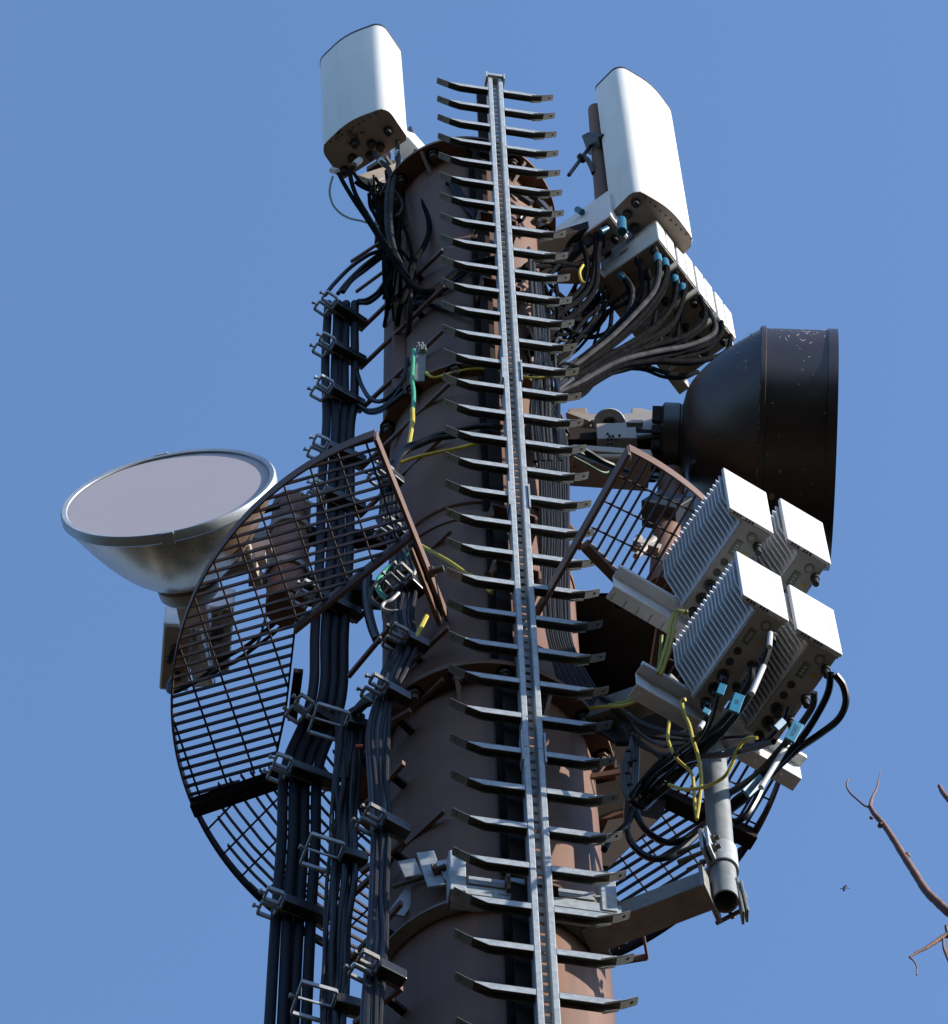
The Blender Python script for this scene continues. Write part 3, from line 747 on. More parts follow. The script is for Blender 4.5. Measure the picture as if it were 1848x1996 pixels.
# scuffed, flaked spots on the shroud
for (px, py, rx, rz) in ((1477, 922, .012, .03), (1505, 968, .012, .016), (1519, 919, .004, .008)):
    q = AY(px, py, 6.40); d0 = q-hub; h_ = d0.dot(dA)
    dirc = (CAM_ := Vector(CAM))-q; dirc = (dirc-dA*dirc.dot(dA)).normalized()
    X = dA; Yv = dA.cross(dirc)
    # drop the spot on to the cylinder surface where the eye meets it
    off = (q-hub-dA*h_).dot(Yv); rr0 = RD+.0015 if h_ > L1 else RD
    hh = math.sqrt(max(1e-4, rr0*rr0-off*off))
    nn = (dirc*hh+Yv*off).normalized(); tt_ = dA.cross(nn); c_ = hub+dA*h_+nn*rr0
    m = MB(); m.prism([(rx*math.cos(a*.785)*random.uniform(.7, 1.1), rz*math.sin(a*.785)*random.uniform(.7, 1.1)) for a in range(8)], c_, dA, tt_, nn, -.0005, .0005)
    m.build('paint_chip', PRIMER, dish)
m = MB(); rs_ = random.Random(4)
for k in range(60):
    h_ = rs_.choice((rs_.uniform(L1+.12, L2-.03), rs_.uniform(L1+.02, L2-.02), rs_.uniform(.16, L1)))
    a_ = rs_.gauss(0, .32); vv_ = (Vector(CAM)-hub); vv_ = (vv_-dA*vv_.dot(dA)).normalized(); up_ = (ZU-dA*ZU.dot(dA)); up_ = (up_-vv_*up_.dot(vv_)).normalized()
    th_ = R(76)+a_*(.55 if h_ > L1 else .7); nn = vv_*math.cos(th_)+up_*math.sin(th_)
    rr0 = RD+.0004 if h_ > L1 else .145+(RD-.145)*(((h_-.03)/(L1-.03))**(1/1.12))**.62+.0006
    if h_ <= L1: nn = nn
    c_ = hub+dA*h_+nn*rr0; t_ = dA.cross(nn); L_ = rs_.uniform(.004, .02)*(1 if rs_.random() < .8 else 2); w_ = rs_.uniform(.0008, .0022)
    q_ = rs_.uniform(-.9, .9); d1_ = (t_*math.cos(q_)+dA*math.sin(q_)); d2_ = nn.cross(d1_); m.obox(c_, d1_, d2_, nn, L_/2, w_, .0006)
for k in range(26):
    h_ = rs_.uniform(L1*.5, L2-.02); th_ = rs_.uniform(R(-25), R(60)); nn = vv_*math.cos(th_)+up_*math.sin(th_)
    if h_ < L1: continue
    c_ = hub+dA*h_+nn*(RD+.0004); m.obox(c_, dA, dA.cross(nn), nn, .0022, .0018, .0006)
m.build('scratches', mat('scratched_paint', (.26, .25, .26), .7, var=.3, scale=60), dish)
# mount of that dish
mount = empty('dish_mount', AY(1200, 880, 6.40), 'beige cast bracket arm between the mast and the dark dish', 'bracket')
Z7 = ZM(1650, 1150, 4.1067)
m = MB()
Ym = 6.36
def q7(x, y, Y=Ym): return zp(Z7, x, y, Y)
out = [(210, 380), (240, 310), (450, 300), (475, 365), (620, 385), (860, 385), (1010, 365), (1010, 305), (1130, 305), (1280, 345), (1285, 650), (1200, 690), (1080, 720), (850, 770), (600, 770), (420, 740), (260, 700), (215, 650)]
P = [q7(x, y) for x, y in out]; n = len(P); back = V(0, .10, 0)
m.add(P+[p+back for p in P], [tuple(range(n)), tuple(range(2*n-1, n-1, -1))]+[(i, i+n, (i+1) % n+n, (i+1) % n) for i in range(n)])
m.build('casting', BEIGE, mount, bevel=.003)
m = MB(); m.beam(q7(230, 600, 6.345), q7(640, 640, 6.345), .02, .05); m.beam(q7(240, 380, 6.345), q7(520, 480, 6.345), .02, .035); m.beam(q7(520, 490, 6.345), q7(1150, 500, 6.345), .02, .03)
m.build('rib', BEIGE, mount, bevel=.003)
c7 = q7(740, 505, 6.34); vv = (Vector(CAM)-c7).normalized()
m = MB(); m.lathe([(0, .03), (.055, .03), (.058, .02), (.058, -.03)], c7, V(0, -.35, -.93), 32); dk = m.build('pivot', GALV, mount)
m = MB(); hexbolt(m, c7+V(0, -.35, -.93).normalized()*.03, V(0, -.35, -.93), .02, .012, .012, .012); m.build('bolt', DARKM, dk)
m = MB(); m.obox(q7(770, 680, 6.33), V(1, 0, 0), V(0, 1, 0), ZU, .055, .03, .075); m.obox(q7(950, 690, 6.335), V(1, 0, 0), V(0, 1, 0), ZU, .035, .025, .055)
jb_ = m.build('junction_block', BEIGE, mount, bevel=.003)
for (x, y) in ((715, 625), (740, 655), (782, 655), (720, 692), (760, 692), (820, 697), (862, 645), (718, 745), (762, 745)):
    m = MB(); q = q7(x, y, 6.297); m.tube([q+V(0, .004, 0), q+V(0, -.004, 0)], .0045, 8); m.build('screw', DARKM, jb_)
m = MB(); m.tube([q7(1030, 650, 6.33), q7(1390, 655, 6.36)], .010, 12); m.build('adjuster_rod', GALV, mount); m = MB(); m.tube([q7(1290, 560, 6.38), q7(1420, 575, 6.38)], .014, 12); m.build('adjuster_rod', GALV, mount)
m = MB(); m.beam(q7(1290, 480, 6.40), q7(1440, 480, 6.40), .06, .08); m.beam(q7(1230, 760, 6.40), q7(1430, 780, 6.40), .08, .10); m.build('yoke', DARKM, mount)
m = MB(); m.beam(V(TX+.27, TY+.02, q7(300, 860, 6.40).z-.02), q7(1300, 900, 6.44), .16, .12); m.build('square_arm', BROWN_D, mount, bevel=.004)
m = MB(); m.beam(q7(260, 1010, 6.32), q7(1230, 1080, 6.36), .14, .05); m.tube([q7(440, 930, 6.28), q7(1000, 930, 6.30)], .016, 12); m.build('lower_arm', BEIGE, mount, bevel=.003)

# rear dark dish behind the mast on the right
rd = empty('microwave_dish', V(.42, 6.66, 16.62), 'dark brown drum dish behind the mast, seen through the platform opening', 'dish')
rh = V(.345, 6.45, 16.50); rA = V(.10, 1, 0).normalized()
m = MB(); m.lathe([(0, -.02), (.09, -.02), (.12, 0), (.28, .05), (.37, .11), (.39, .14), (.39, .50), (.375, .50)], rh, rA, 64); m.build('shroud', BSHR, rd)
m = MB(); m.lathe([(0, .495), (.355, .495)], rh, rA, 48); m.build('membrane', BSHR, rd)
# pole with clamp seen through right grating
rp2 = empty('dish_pole', AY(1300, 1150, 6.42), 'brown pole with bolted clamp seen through the right grating', 'pole')
qa = AY(1290, 1150, 6.44); qb = AY(1310, 930, 6.44)
m = MB(); m.tube([qa, qa+(qb-qa)*1.0], .048, 24); m.build('pole', BROWN, rp2)
m = MB(); m.beam(AY(1268, 990, 6.40), AY(1335, 1005, 6.40), .10, .12); m.build('clamp', DARKM, rp2, bevel=.004)
m = MB(); m.tube([AY(1240, 1085, 6.38), AY(1275, 1050, 6.38)], .012, 8); m.tube([AY(1245, 1048, 6.38), AY(1250, 1070, 6.38)], .014, 8); m.beam(AY(1235, 1060, 6.38), AY(1285, 1075, 6.40), .04, .04); m.build('bracket', BEIGE, rp2)
m = MB(); m.tube([AY(1320, 1080, 6.40), AY(1345, 1110, 6.36)], .022, 12); m.build('conduit', GALV, rp2)

# ------------------------------------------------------------------ left dish
ZD = 16.6
dl = empty('microwave_dish', AZ(328, 965, ZD), 'round dish with pale flat membrane and spun metal back at far left', 'dish')
dn = V(-.145, -1, .0).normalized()                    # facing direction
rimc = AZ(328, 963, ZD); RL = .362; dep = .30
rA = -dn
m = MB(); prof = []
for i in range(17):
    t = i/16; prof.append((.055+(RL-.062)*t, dep*(1-(t**1.8))+.028))
m.lathe([(.0, dep+.032)]+prof, rimc, rA, 96); m.build('reflector', ALU, dl)
m = MB(); m.lathe([(RL-.021, -.002), (RL-.018, -.006), (RL-.004, -.008), (RL+.002, 0), (RL+.002, .024), (RL-.006, .03), (RL-.012, .024)], rimc, rA, 128); m.build('rim', RIMM, dl)
m = MB(); m.lathe([(0, .001), (RL-.018, .001)], rimc, rA, 96); m.build('membrane', MEMBR, dl)
for an in (R(84), R(268)):
    rx_ = V(dn.y, -dn.x, 0); p = rimc+(rx_*math.cos(an)+ZU*math.sin(an))*(RL+.0)+rA*.012
    dv_ = (rx_*math.cos(an)+ZU*math.sin(an)); tv = rA.cross(dv_)
    m = MB(); m.obox(p, dv_, rA, tv, .007, .022, .022); m.build('rim_clip', RIMM, dl, bevel=.002)
apex = rimc+rA*(dep+.03)
m = MB(); m.lathe([(.0, .05), (.085, .05), (.10, .035), (.105, .0), (.06, -.012)], apex, rA, 40); m.build('hub', BEIGE, dl)
m = MB(); m.obox(apex+rA*.085, V(1, 0, 0), rA, ZU, .05, .06, .05); m.build('waveguide_block', FINM, dl, bevel=.004)
# radio boxes behind the dish
def odu(px0, py0, Y_, label, wdt=.10):
    r_ = empty('outdoor_radio', AY(px0, py0, Y_), label, 'radio unit', 'box radios behind the left dish')
    c = AY(px0, py0, Y_); X = V(1, .12, 0).normalized(); Yv = V(-.12, 1, 0).normalized()
    m = MB(); m.obox(c, X, Yv, ZU, wdt/2, .125, .085); m.build('housing', FINM, r_, bevel=.008)
    m = MB(); m.obox(c-V(0, 0, .086), X, Yv, ZU, wdt/2-.008, .115, .004); pn = m.build('bottom_plate', UNDER, r_)
    for (x, y, rr_) in ((.0, -.03, .022), (.01, .06, .013), (-.02, .0, .01)):
        m = MB(); p = c+X*x+Yv*y-V(0, 0, .09); m.tube([p, p-V(0, 0, .03)], rr_, 14); m.build('connector', DARKM, pn)
    return r_
odu(345, 1262, 6.66, 'grey box radio hanging left below the left dish'); odu(425, 1228, 6.66, 'grey box radio hanging right below the left dish, behind the grating')
lm = empty('dish_mount', AZ(400, 1100, ZD), 'beige mounting frame with braces behind the left dish', 'bracket')
m = MB()
f1 = AY(372, 1190, 6.52); f2 = AY(400, 1335, 6.80)
m.beam(f1, f2, .075, .03); m.beam(AY(385, 1215, 6.55), AY(412, 1330, 6.78), .02, .08); m.build('frame', WHITEC, lm, bevel=.004)
m = MB(); m.beam(AZ(415, 1118, 16.62), AZ(520, 1088, 16.62), .05, .06); m.beam(AZ(450, 1085, 16.7), AZ(530, 1065, 16.7), .04, .05); m.beam(AZ(478, 1070, 16.55), AZ(505, 1135, 16.55), .03, .10); m.build('brace', BEIGE, lm, bevel=.004)
m = MB(); m.tube([AZ(470, 1010, 17.1), AZ(545, 985, 17.1)], .012, 10); m.build('stay_rod', BROWN_D, lm)
lpole = empty('dish_pole', AZ(560, 1190, 16.42), 'thick brown pole with open lower end seen through the left grating', 'pole')
pA = AZ(557, 1185, 16.42); m = MB(); m.tube([pA, pA+V(0, 0, .88)], .068, 32); m.build('pole', BROWN, lpole)
for z in (.25, .62):
    m = MB(); m.lathe([(.07, -.02), (.078, -.02), (.078, .02), (.07, .02)], pA+V(0, 0, z), ZU, 32); m.obox(pA+V(.10, .0, z), V(1, 0, 0), V(0, 1, 0), ZU, .03, .012, .03); m.obox(pA+V(-.10, .0, z), V(1, 0, 0), V(0, 1, 0), ZU, .03, .012, .03)
    m.build('clamp', GALV_D, lpole)
m = MB(); m.beam(pA+V(.03, 0, .14), V(TX-.25, TY+.02, pA.z+.14), .07, .09); m.build('arm', BROWN_D, lpole); m = MB(); m.beam(pA+V(.03, 0, .62), V(TX-.25, TY+.02, pA.z+.62), .05, .06); m.build('arm', BROWN_D, lpole)

# ------------------------------------------------------------------ cable supports and clamps
ZA3 = ZM(900, 600, 2.31)
Y_E = 6.335
Aclamps = [((612, 600), (706, 631)), ((607, 682), (706, 705)), ((603, 766), (703, 790)), ((595, 883), (707, 901)), ((590, 970), (705, 993)),
           ((570, 1167), (696, 1199)), ((559, 1389), (655, 1420)), ((518, 1508), (641, 1525)), ((499, 1770), (629, 1790))]
hang_names = ['topmost', 'second from the top', 'third from the top', 'fourth from the top', 'fifth from the top', 'sixth from the top',
              'seventh from the top', 'eighth from the top', 'lowest']
def hanger(Lp, Ep, label, group, frames=2, fs=.035, cat='clamp', fm=None):
    """comb bar from Ep to Lp with open U frames at the outer end"""
    d = (Lp-Ep); Ln = d.length; d = d.normalized(); t = V(-d.y, d.x, 0).normalized()
    r_ = empty('cable_clamp', Ep, label, cat, group)
    m = MB(); fl = .085*(1 if frames == 1 else .60)
    Bp = Ep+d*(Ln-fl*1.1)
    m.beam(Ep, Bp, .004, .032); m.beam(Ep+V(0, 0, .016)-t*.012, Bp+V(0, 0, .016)-t*.012, .026, .003)
    k = 0
    while k*.034 < (Bp-Ep).length-.02:
        m.obox(Ep+d*(.02+k*.034)+V(0, 0, .026), d, t, ZU, .004, .006, .012); k += 1
    m.build('comb_bar', fm or GALV, r_)
    for i in range(frames):
        c = Ep+d*(Ln-fl*.5)+t*((i-.5*(frames-1))*.050); w2 = fl*(.58 if frames == 1 else .46); h2 = fs*(.58 if frames == 1 else .52)
        m = MB(); 
        cs = [c+d*(a*w2)+t*(b*h2) for a, b in ((-1, -1), (1, -1), (1, 1), (-1, 1))]
        for j in range(4): m.beam(cs[j], cs[(j+1) % 4], .006, .022 if frames == 2 else .018)
        if frames == 1: m.beam(c-d*w2, c+d*w2, .004, .010)
        m.build('clamp_frame', fm or GALV, r_)
        m = MB(); m.tube([c+d*w2, c+d*(w2+.016)], .004, 8); m.tube([c+d*(w2+.014), c+d*(w2+.021)], .008, 6); m.build('bolt', fm or GALV, r_)
    m = MB(); m.beam(Ep+t*.02, Bp+t*.02, .034, .05); m.build('clamp_block', BLACK, r_, bevel=.004)
    return r_
Apos = []
bardir = V(.72, -.69, 0).normalized()
for i, (L_, E_) in enumerate(Aclamps):
    E_ = (E_[0], E_[1]+9); L_ = (L_[0]+12, L_[1]-16)
    Ep = AY(*E_, Y_E if i < 6 else Y_E+.012*(i-5)); Lp = AZ(*L_, Ep.z)
    Apos.append((Ep, Lp))
    hanger(Lp, Ep, f'metal clamp on the thick black cables, {hang_names[i]}', 'clamps on the thick cables')
    # support bar
    Rm = .283 if Ep.z > 17.8 else (.318 if Ep.z > 15.1 else .335)
    tE = Ep+bardir*(.44 if i < 6 else .50)
    sb = empty('cable_support_bar', Ep, f'slim brown bar from the mast to the thick cable clamp {hang_names[i]}', 'bar', 'bars carrying the cable clamps')
    m = MB(); m.beam(Ep-bardir*.01, tE, .012, .026); m.build('flat_bar', BEAM, sb)
    m = MB(); d_ = (V(TX, TY, tE.z)-(tE-bardir*.14)); d_.z = 0; s_ = tE-bardir*.14
    dist = max(.01, d_.length-Rm+.004); m.beam(s_, s_+d_.normalized()*dist, .02, .02); m.build('stand_off', BROWN_D, sb)
# upper free bars (no clamp visible at their end)
for (S_, E_, lab) in (((829, 415), (684, 510), 'topmost free ended brown bar sticking out left of the mast'), ((829, 470), (694, 569), 'second free ended brown bar sticking out left of the mast')):
    s_ = AY(*S_, 6.16); e_ = AZ(*E_, s_.z)
    sb = empty('cable_support_bar', s_, lab, 'bar', 'bars carrying the cable clamps')
    m = MB(); m.beam(s_, e_, .009, .02); m.build('flat_bar', BEAM, sb)
q_ = AZ(676, 440, AY(750, 380, 6.2).z); 
# ----- thick feeder cables
def yofA(py):
    """depth of the thick bundle at a photo height"""
    ys = [(PX(E)[1]+PX(L)[1])/2 for E, L in Apos]; vals = [(E.y+L.y)/2+.02 for E, L in Apos]
    return float(np.interp(py, ys, vals))
def cable(label, pts, r, mt, group=None, name='cable', cat='cable', n=8, sm=7, cap=True):
    P = catmull(pts, sm); m = MB(); m.tube(P, r, n, cap)
    o = m.build(name, mt); tag(o, label, cat, group); return o
yl = [(592, 0), (628, 0), (713, 1), (783, 2), (838, 3), (943, 4), (1075, 5), (1233, 6), (1331, 7), (1400, 8), (1500, 9), (1640, 10), (1788, 11), (1990, 12)]
tx = [[640, 638, 634, 636, 636, 627, 624, 614, 612, 596, 556, 549, 538, 526],
      [655, 657, 653, 653, 654, 647, 645, 634, 633, 617, 577, 571, 560, 551],
      [675, 674, 672, 672, 669, 665, 662, 652, 650, 638, 598, 592, 583, 573],
      [692, 691, 692, 690, 683, 683, 681, 671, 669, 656, 620, 615, 606, 597]]
ord4 = ['leftmost', 'second from the left', 'third from the left', 'rightmost']
for k in range(4):
    pts = [AY(x, y, yofA(y)+(0 if k < 2 else .01)) for x, (y, _) in zip(tx[k], yl)]
    e = pts[-1]; pts.append(V(e.x, e.y, 12.5)); pts.append(V(e.x, e.y, 9.5))
    cable(f'thick black feeder cable, {ord4[k]} of the four left of the mast', pts, .0163, FEEDER, 'thick feeder cables', 'feeder_cable', n=14)
for k, (xo, lab) in enumerate(((38, 'black feeder cable half hidden behind the four thick ones'),)):
    pts = [AY(x+xo-5, y, yofA(y)+.07) for x, (y, _) in zip(tx[0][:11], yl)]; pts = pts[1:]
    pts += [AY(tx[0][j]+xo, yl[j][0], yofA(1700)+.06) for j in (11, 12, 13)]
    e = pts[-1]; pts.append(V(e.x, e.y, 9.5)); cable(lab, pts, .0150, FEEDER, 'thick feeder cables', 'feeder_cable', n=12)

# ----- loops from the top of the thick bundle to the mast
def ext(P, D):
    return P+[AY(x, y, Y) for x, y, Y in D]
def cz(f, lst, Y0, Y1):
    P = [f(x, y) for x, y in lst]
    L = [0]
    for a, b in zip(P[:-1], P[1:]): L.append(L[-1]+math.hypot(a[0]-b[0], a[1]-b[1]))
    return [AY(p[0], p[1], Y0+(Y1-Y0)*l/max(1e-6, L[-1])) for p, l in zip(P, L)]
ya = yofA(600)
G1 = 'black jumpers from the thick bundle top to the mast'
for k, (lst, Y1) in enumerate([([(175, 660), (240, 580), (350, 470), (470, 385), (560, 350), (640, 300)], 6.25), ([(265, 650), (330, 570), (430, 470), (520, 400), (600, 340)], 6.28),
                              ([(405, 700), (470, 690), (540, 640), (600, 560), (680, 500)], 6.22), ([(410, 715), (480, 712), (560, 650), (620, 570), (700, 520)], 6.24),
                              ([(300, 640), (360, 560), (450, 490), (540, 420), (620, 360)], 6.30),
                              ([(395, 1190), (430, 1290), (490, 1380), (570, 1395), (650, 1340), (720, 1240), (745, 1100)], 6.12), ([(400, 1420), (470, 1460), (560, 1445), (650, 1380), (710, 1300)], 6.10),
                              ([(410, 1430), (480, 1475), (570, 1460), (660, 1390), (730, 1330)], 6.10)]):
    cable('thin black jumper cable between the thick bundle and the mast', cz(ZA3, lst, ya if k < 5 else yofA(720), Y1), .0085, RUBBER, G1)

# ----- cables from the left panel antenna (zoom frame 950,350)
ZL = ZM(950, 350, 3.9925)
def lcon(i): return lc+LX*Lcon[i][0]+LY*Lcon[i][1]-LZ*.045
GL = 'jumper cables under the left panel antenna'
Lc = [([(270, 690), (340, 820), (450, 1000), (600, 1220), (760, 1470), (900, 1690), (1040, 1900), (1130, 1990)], .0095, FANM, 6.25, 6.02, 'black cable slanting from the left antenna corner down to the mast'),
      ([(480, 560), (410, 650), (420, 780), (480, 950), (600, 1160), (760, 1420), (920, 1660), (1070, 1880), (1150, 1990)], .0095, FANM, 6.23, 6.02, 'second black cable slanting from the left antenna down to the mast'),
      ([(690, 430), (790, 550), (870, 630), (885, 720), (855, 900), (840, 1080), (845, 1300), (870, 1500), (930, 1700)], .0095, FANG, 6.2, 6.08, 'grey sheathed cable hanging in a bend under the left antenna'),
      ([(970, 250), (975, 400), (985, 520), (960, 660), (915, 820), (895, 1000), (890, 1250), (905, 1450), (960, 1650)], .0095, FANG, 6.19, 6.08, 'grey sheathed cable hanging straight under the right end of the left antenna'),
      ([(450, 680), (530, 790), (640, 860), (760, 930), (850, 990)], .008, FANM, 6.22, 6.3, 'thin black cable crossing under the left antenna to the pole'),
      ([(460, 780), (560, 850), (700, 910), (800, 970)], .008, FANM, 6.22, 6.3, 'lower thin black cable crossing under the left antenna'),
      ([(1060, 560), (1150, 680), (1230, 880), (1290, 1060), (1340, 1220), (1350, 1380), (1290, 1560), (1180, 1730)], .010, FANM, 6.22, 6.05, 'bluish black cable curving right of the left antenna, inner one'),
      ([(1260, 690), (1300, 820), (1330, 980), (1350, 1120), (1370, 1280), (1340, 1420), (1260, 1600), (1140, 1800)], .010, FANM, 6.22, 6.05, 'bluish black cable curving right of the left antenna, outer one'),
      ([(630, 930), (650, 1060), (700, 1180), (760, 1280), (820, 1350)], .008, FANM, 6.25, 6.2, 'short black cable loop left of the antenna pole'),
      ([(690, 1000), (720, 1100), (770, 1200), (830, 1290)], .008, FANM, 6.25, 6.2, 'second short black cable loop left of the antenna pole'),
      ([(930, 870), (990, 950), (1030, 1050), (1000, 1150), (940, 1200)], .006, FANG, 6.2, 6.15, 'small tied cable loop hanging under the left antenna')]
for i_, (lst, r_, mt_, Y0, Y1, lab) in enumerate(Lc):
    P = cz(ZL, lst, Y0, Y1)
    if i_ < 2: P = ext(P[:-1], [(806+i_*4, 560, 6.02), (835, 571-i_*4, 6.015), (872, 545, 6.015), (925, 515, 6.02), (975, 500, 6.03), (1000, 497, 6.3)])
    elif i_ in (2, 3): P = ext(P, [(785+i_*4, 545, 6.07), (800, 600, 6.10), (790, 700, 6.3)])
    elif i_ in (6, 7): P = ext(P, [(795, 560, 6.06), (780, 600, 6.08), (772, 650, 6.3)])
    cable(lab, P, r_, mt_, GL)
cable('thin yellow green earth wire looping left of the left antenna', cz(ZL, [(195, 720), (165, 830), (160, 930), (200, 1060), (290, 1160), (400, 1220), (530, 1250), (650, 1285), (760, 1320)], 6.25, 6.2), .0045, mat('olive_sheath', (.10, .11, .03), .5), GL)
tape = lambda f, x, y, Y, dx, dy, mt_, lab, r_=.014: tag((lambda m: (m.tube([zp(f, x, y, Y), zp(f, x+dx, y+dy, Y)], r_, 10), m.build('cable_marker', mt_))[1])(MB()), lab, 'label', 'cable marker sleeves')
tape(ZL, 520, 520, 6.21, -70, 60, WTAPE, 'white marker sleeve on the left slanting antenna cable')
tape(ZL, 770, 525, 6.19, 60, 55, WTAPE, 'white marker sleeve on the bent grey cable under the left antenna')
tape(ZL, 970, 430, 6.18, 6, 70, WTAPE, 'white marker sleeve on the straight grey cable under the left antenna')
tape(ZL, 180, 640, 6.24, 75, 20, WTAPE, 'white marker sleeve at the far left antenna connector')
for k in range(7):
    cx_, cy_, rr_ = 752+random.uniform(-8, 10), 392+random.uniform(-12, 14), random.uniform(17, 30)
    P = [AY(cx_+rr_*math.cos(a*.524+k), cy_+rr_*1.2*math.sin(a*.524+k), 6.26+.02*math.sin(a+k)) for a in range(0, 9+k % 3)]
    cable('thin black cable coiled below the left antenna mount', P, .006, FANM, 'coil below the left antenna')
mb_ = empty('mount_bracket', AY(745, 350, 6.33), 'dark weathered tilt bracket beneath the left panel antenna', 'bracket')
m = MB(); m.beam(AY(712, 358, 6.30), AY(800, 330, 6.33), .05, .09); m.build('plate', UNDER, mb_, bevel=.004)
m = MB(); m.beam(AY(760, 370, 6.33), AY(790, 450, 6.33), .10, .05); m.build('shoe', BROWN_D, mb_, bevel=.004)
m = MB(); m.tube([AY(800, 250, 6.30), AY(812, 300, 6.30), AY(835, 335, 6.30)], .010, 8); m.build('strut', DARKM, mb_)
# inner cables in the shadow along the upper mast front
for lst, Y1 in (([(1150, 30), (1210, 110), (1290, 250), (1400, 420)], 6.1), ):
    pass
Z10 = ZM(1250, 350, 3.327)
GU = 'dark cables lying on the upper mast front'
for lst, r_ in (([(320, 640), (420, 800), (510, 930), (590, 1020)], .011), ([(360, 640), (450, 780), (545, 920), (610, 1010)], .011),
                ([(0, 1730), (120, 1760), (260, 1680), (380, 1560), (560, 1470), (760, 1440)], .013), ([(20, 1800), (160, 1790), (300, 1700), (430, 1590), (600, 1500)], .012),
                ([(0, 1870), (200, 1900), (420, 1960), (640, 2040)], .010)):
    pts = []
    for x, y in lst:
        # lay the cable on the mast surface
        best = None
        for zz_ in np.arange(17.9, 20.4, .05):
            p = AZ(*Z10(x, y), zz_); dd_ = abs(math.hypot(p.x-TX, p.y-TY)-.297)
            if p.y < TY and (best is None or dd_ < best[0]): best = (dd_, p)
        pts.append(best[1])
    pts = [V(pts[0].x, pts[0].y+.10, pts[0].z+.02)]+pts+[V(pts[-1].x, pts[-1].y+.10, pts[-1].z-.02)]
    cable('dark cable lying against the shaded front of the upper mast', pts, r_, FEEDER, GU)

# ----- cables of the filter row, gathering to the bundle at the right of the mast
GR = 'black cables gathering from the white filter boxes'
E1 = 6.22
starts = [[(735, 1190), (757, 1290), (735, 1430), (620, 1570), (480, 1710), (330, 1830), (180, 1950)],
          [(790, 1240), (800, 1320), (770, 1430), (680, 1560), (540, 1700), (370, 1840), (200, 1965)],
          [(860, 1330), (860, 1420), (835, 1530), (760, 1630), (620, 1730), (420, 1850), (220, 1985)],
          [(915, 1390), (905, 1470), (860, 1600), (770, 1690), (620, 1770), (430, 1870), (240, 1990)],
          [(520, 1330), (575, 1390), (600, 1460), (560, 1580), (450, 1700), (320, 1820), (170, 1930)],
          [(620, 1250), (645, 1330), (650, 1440), (590, 1560), (470, 1690), (330, 1810), (170, 1940)],
          [(690, 1320), (700, 1420), (690, 1500), (610, 1610), (480, 1730), (330, 1840), (190, 1960)],
          [(1000, 1480), (1030, 1570), (1010, 1640), (900, 1720), (720, 1770), (500, 1850), (250, 1990)],
          [(1060, 1560), (1095, 1650), (1070, 1710), (930, 1770), (720, 1810), (500, 1870), (270, 2000)],
          [(1130, 1630), (1130, 1700), (1060, 1760), (900, 1800), (700, 1830), (490, 1890), (280, 2010)],
          [(1185, 1710), (1170, 1790), (1090, 1840), (930, 1865), (720, 1860), (500, 1900), (290, 2015)],
          [(985, 1930), (900, 1950), (780, 1930), (660, 1890), (520, 1880), (400, 1930), (290, 2030)],
          [(790, 1690), (740, 1760), (660, 1780), (560, 1800), (430, 1880), (280, 1990)],
          [(880, 1600), (860, 1700), (760, 1760), (600, 1800), (440, 1880), (270, 1990)],
          [(740, 1560), (700, 1680), (600, 1750), (470, 1810), (340, 1880), (230, 1970)],
          [(940, 1720), (860, 1790), (720, 1840), (540, 1880), (380, 1940), (270, 2010)]]
pos_w = ['', '']
for k, lst in enumerate(starts):
    f0 = Z2(*lst[0]); Yst = AZ(f0[0], f0[1], 20.10).y
    P = ext(cz(Z2, lst, Yst, E1+.01*(k % 4)), [(1092-k, 762+k, 6.17), (1074-k*.8, 800+k*3, 6.12), (1066+(k*7) % 15, 870, 6.11), (1072+(k*5) % 17, 960, 6.12), (1075+(k*5) % 17, 1020, 6.22)])
    cable('black cable arching from a connector of the white filter boxes', P, .0098 if k < 12 else .0085, FANG if k % 4 == 0 else FANM, GR)
rj = random.Random(31)
for k in range(16):
    lst = starts[k % 16]; dx, dy = rj.uniform(-22, 22), rj.uniform(8, 40)
    lst = [(x+dx*min(1, i*.5), y+dy*min(1, i*.5)+(rj.uniform(-10, 10) if i else 0)) for i, (x, y) in enumerate(lst)]
    f0 = Z2(*starts[k % 16][0]); Yst = AZ(f0[0], f0[1], 20.10).y
    P = ext(cz(Z2, lst, Yst+.05, E1+.05), [(1094-k, 765+k, 6.19), (1078-k*.8, 815+k*3, 6.14), (1070+(k*7) % 15, 885, 6.13), (1074+(k*5) % 17, 965, 6.24)])
    cable('black cable arching from a connector of the white filter boxes', P, rj.choice((.0075, .0088)), FANM, GR)
for k in (0, 1, 2, 3):
    x, y = starts[k][1]; f0 = Z2(*starts[k][0]); Yst = AZ(f0[0], f0[1], 20.10).y
    tape(Z2, x-12, y-55, Yst-.012, 8, 42, CYAN, ('cyan marker tag on the %s curved cable of the white filter boxes' % ['first', 'second', 'third', 'fourth'][k]), .017)
tape(Z2, 530, 1020, 6.36, 4, 68, CYAN, 'cyan marker tag under the front edge of the right panel antenna', .02)
tape(Z2, 405, 1090, 6.36, 40, -20, CYAN, 'cyan marker tag below the single white filter box', .012)
tape(Z2, 265, 955, 6.40, 30, 18, CYAN, 'small blue tag left of the single white filter box', .014)
tape(Z2, 1175, 1750, 6.80, 4, 30, WTAPE, 'white marker sleeve on the rearmost filter box cable', .016)
tape(Z2, 520, 1350, 6.5, 30, 30, CYAN, 'cyan marker tag on the leftmost cable of the filter row', .012)
GM = 'black cables from the single filter box to the mast'
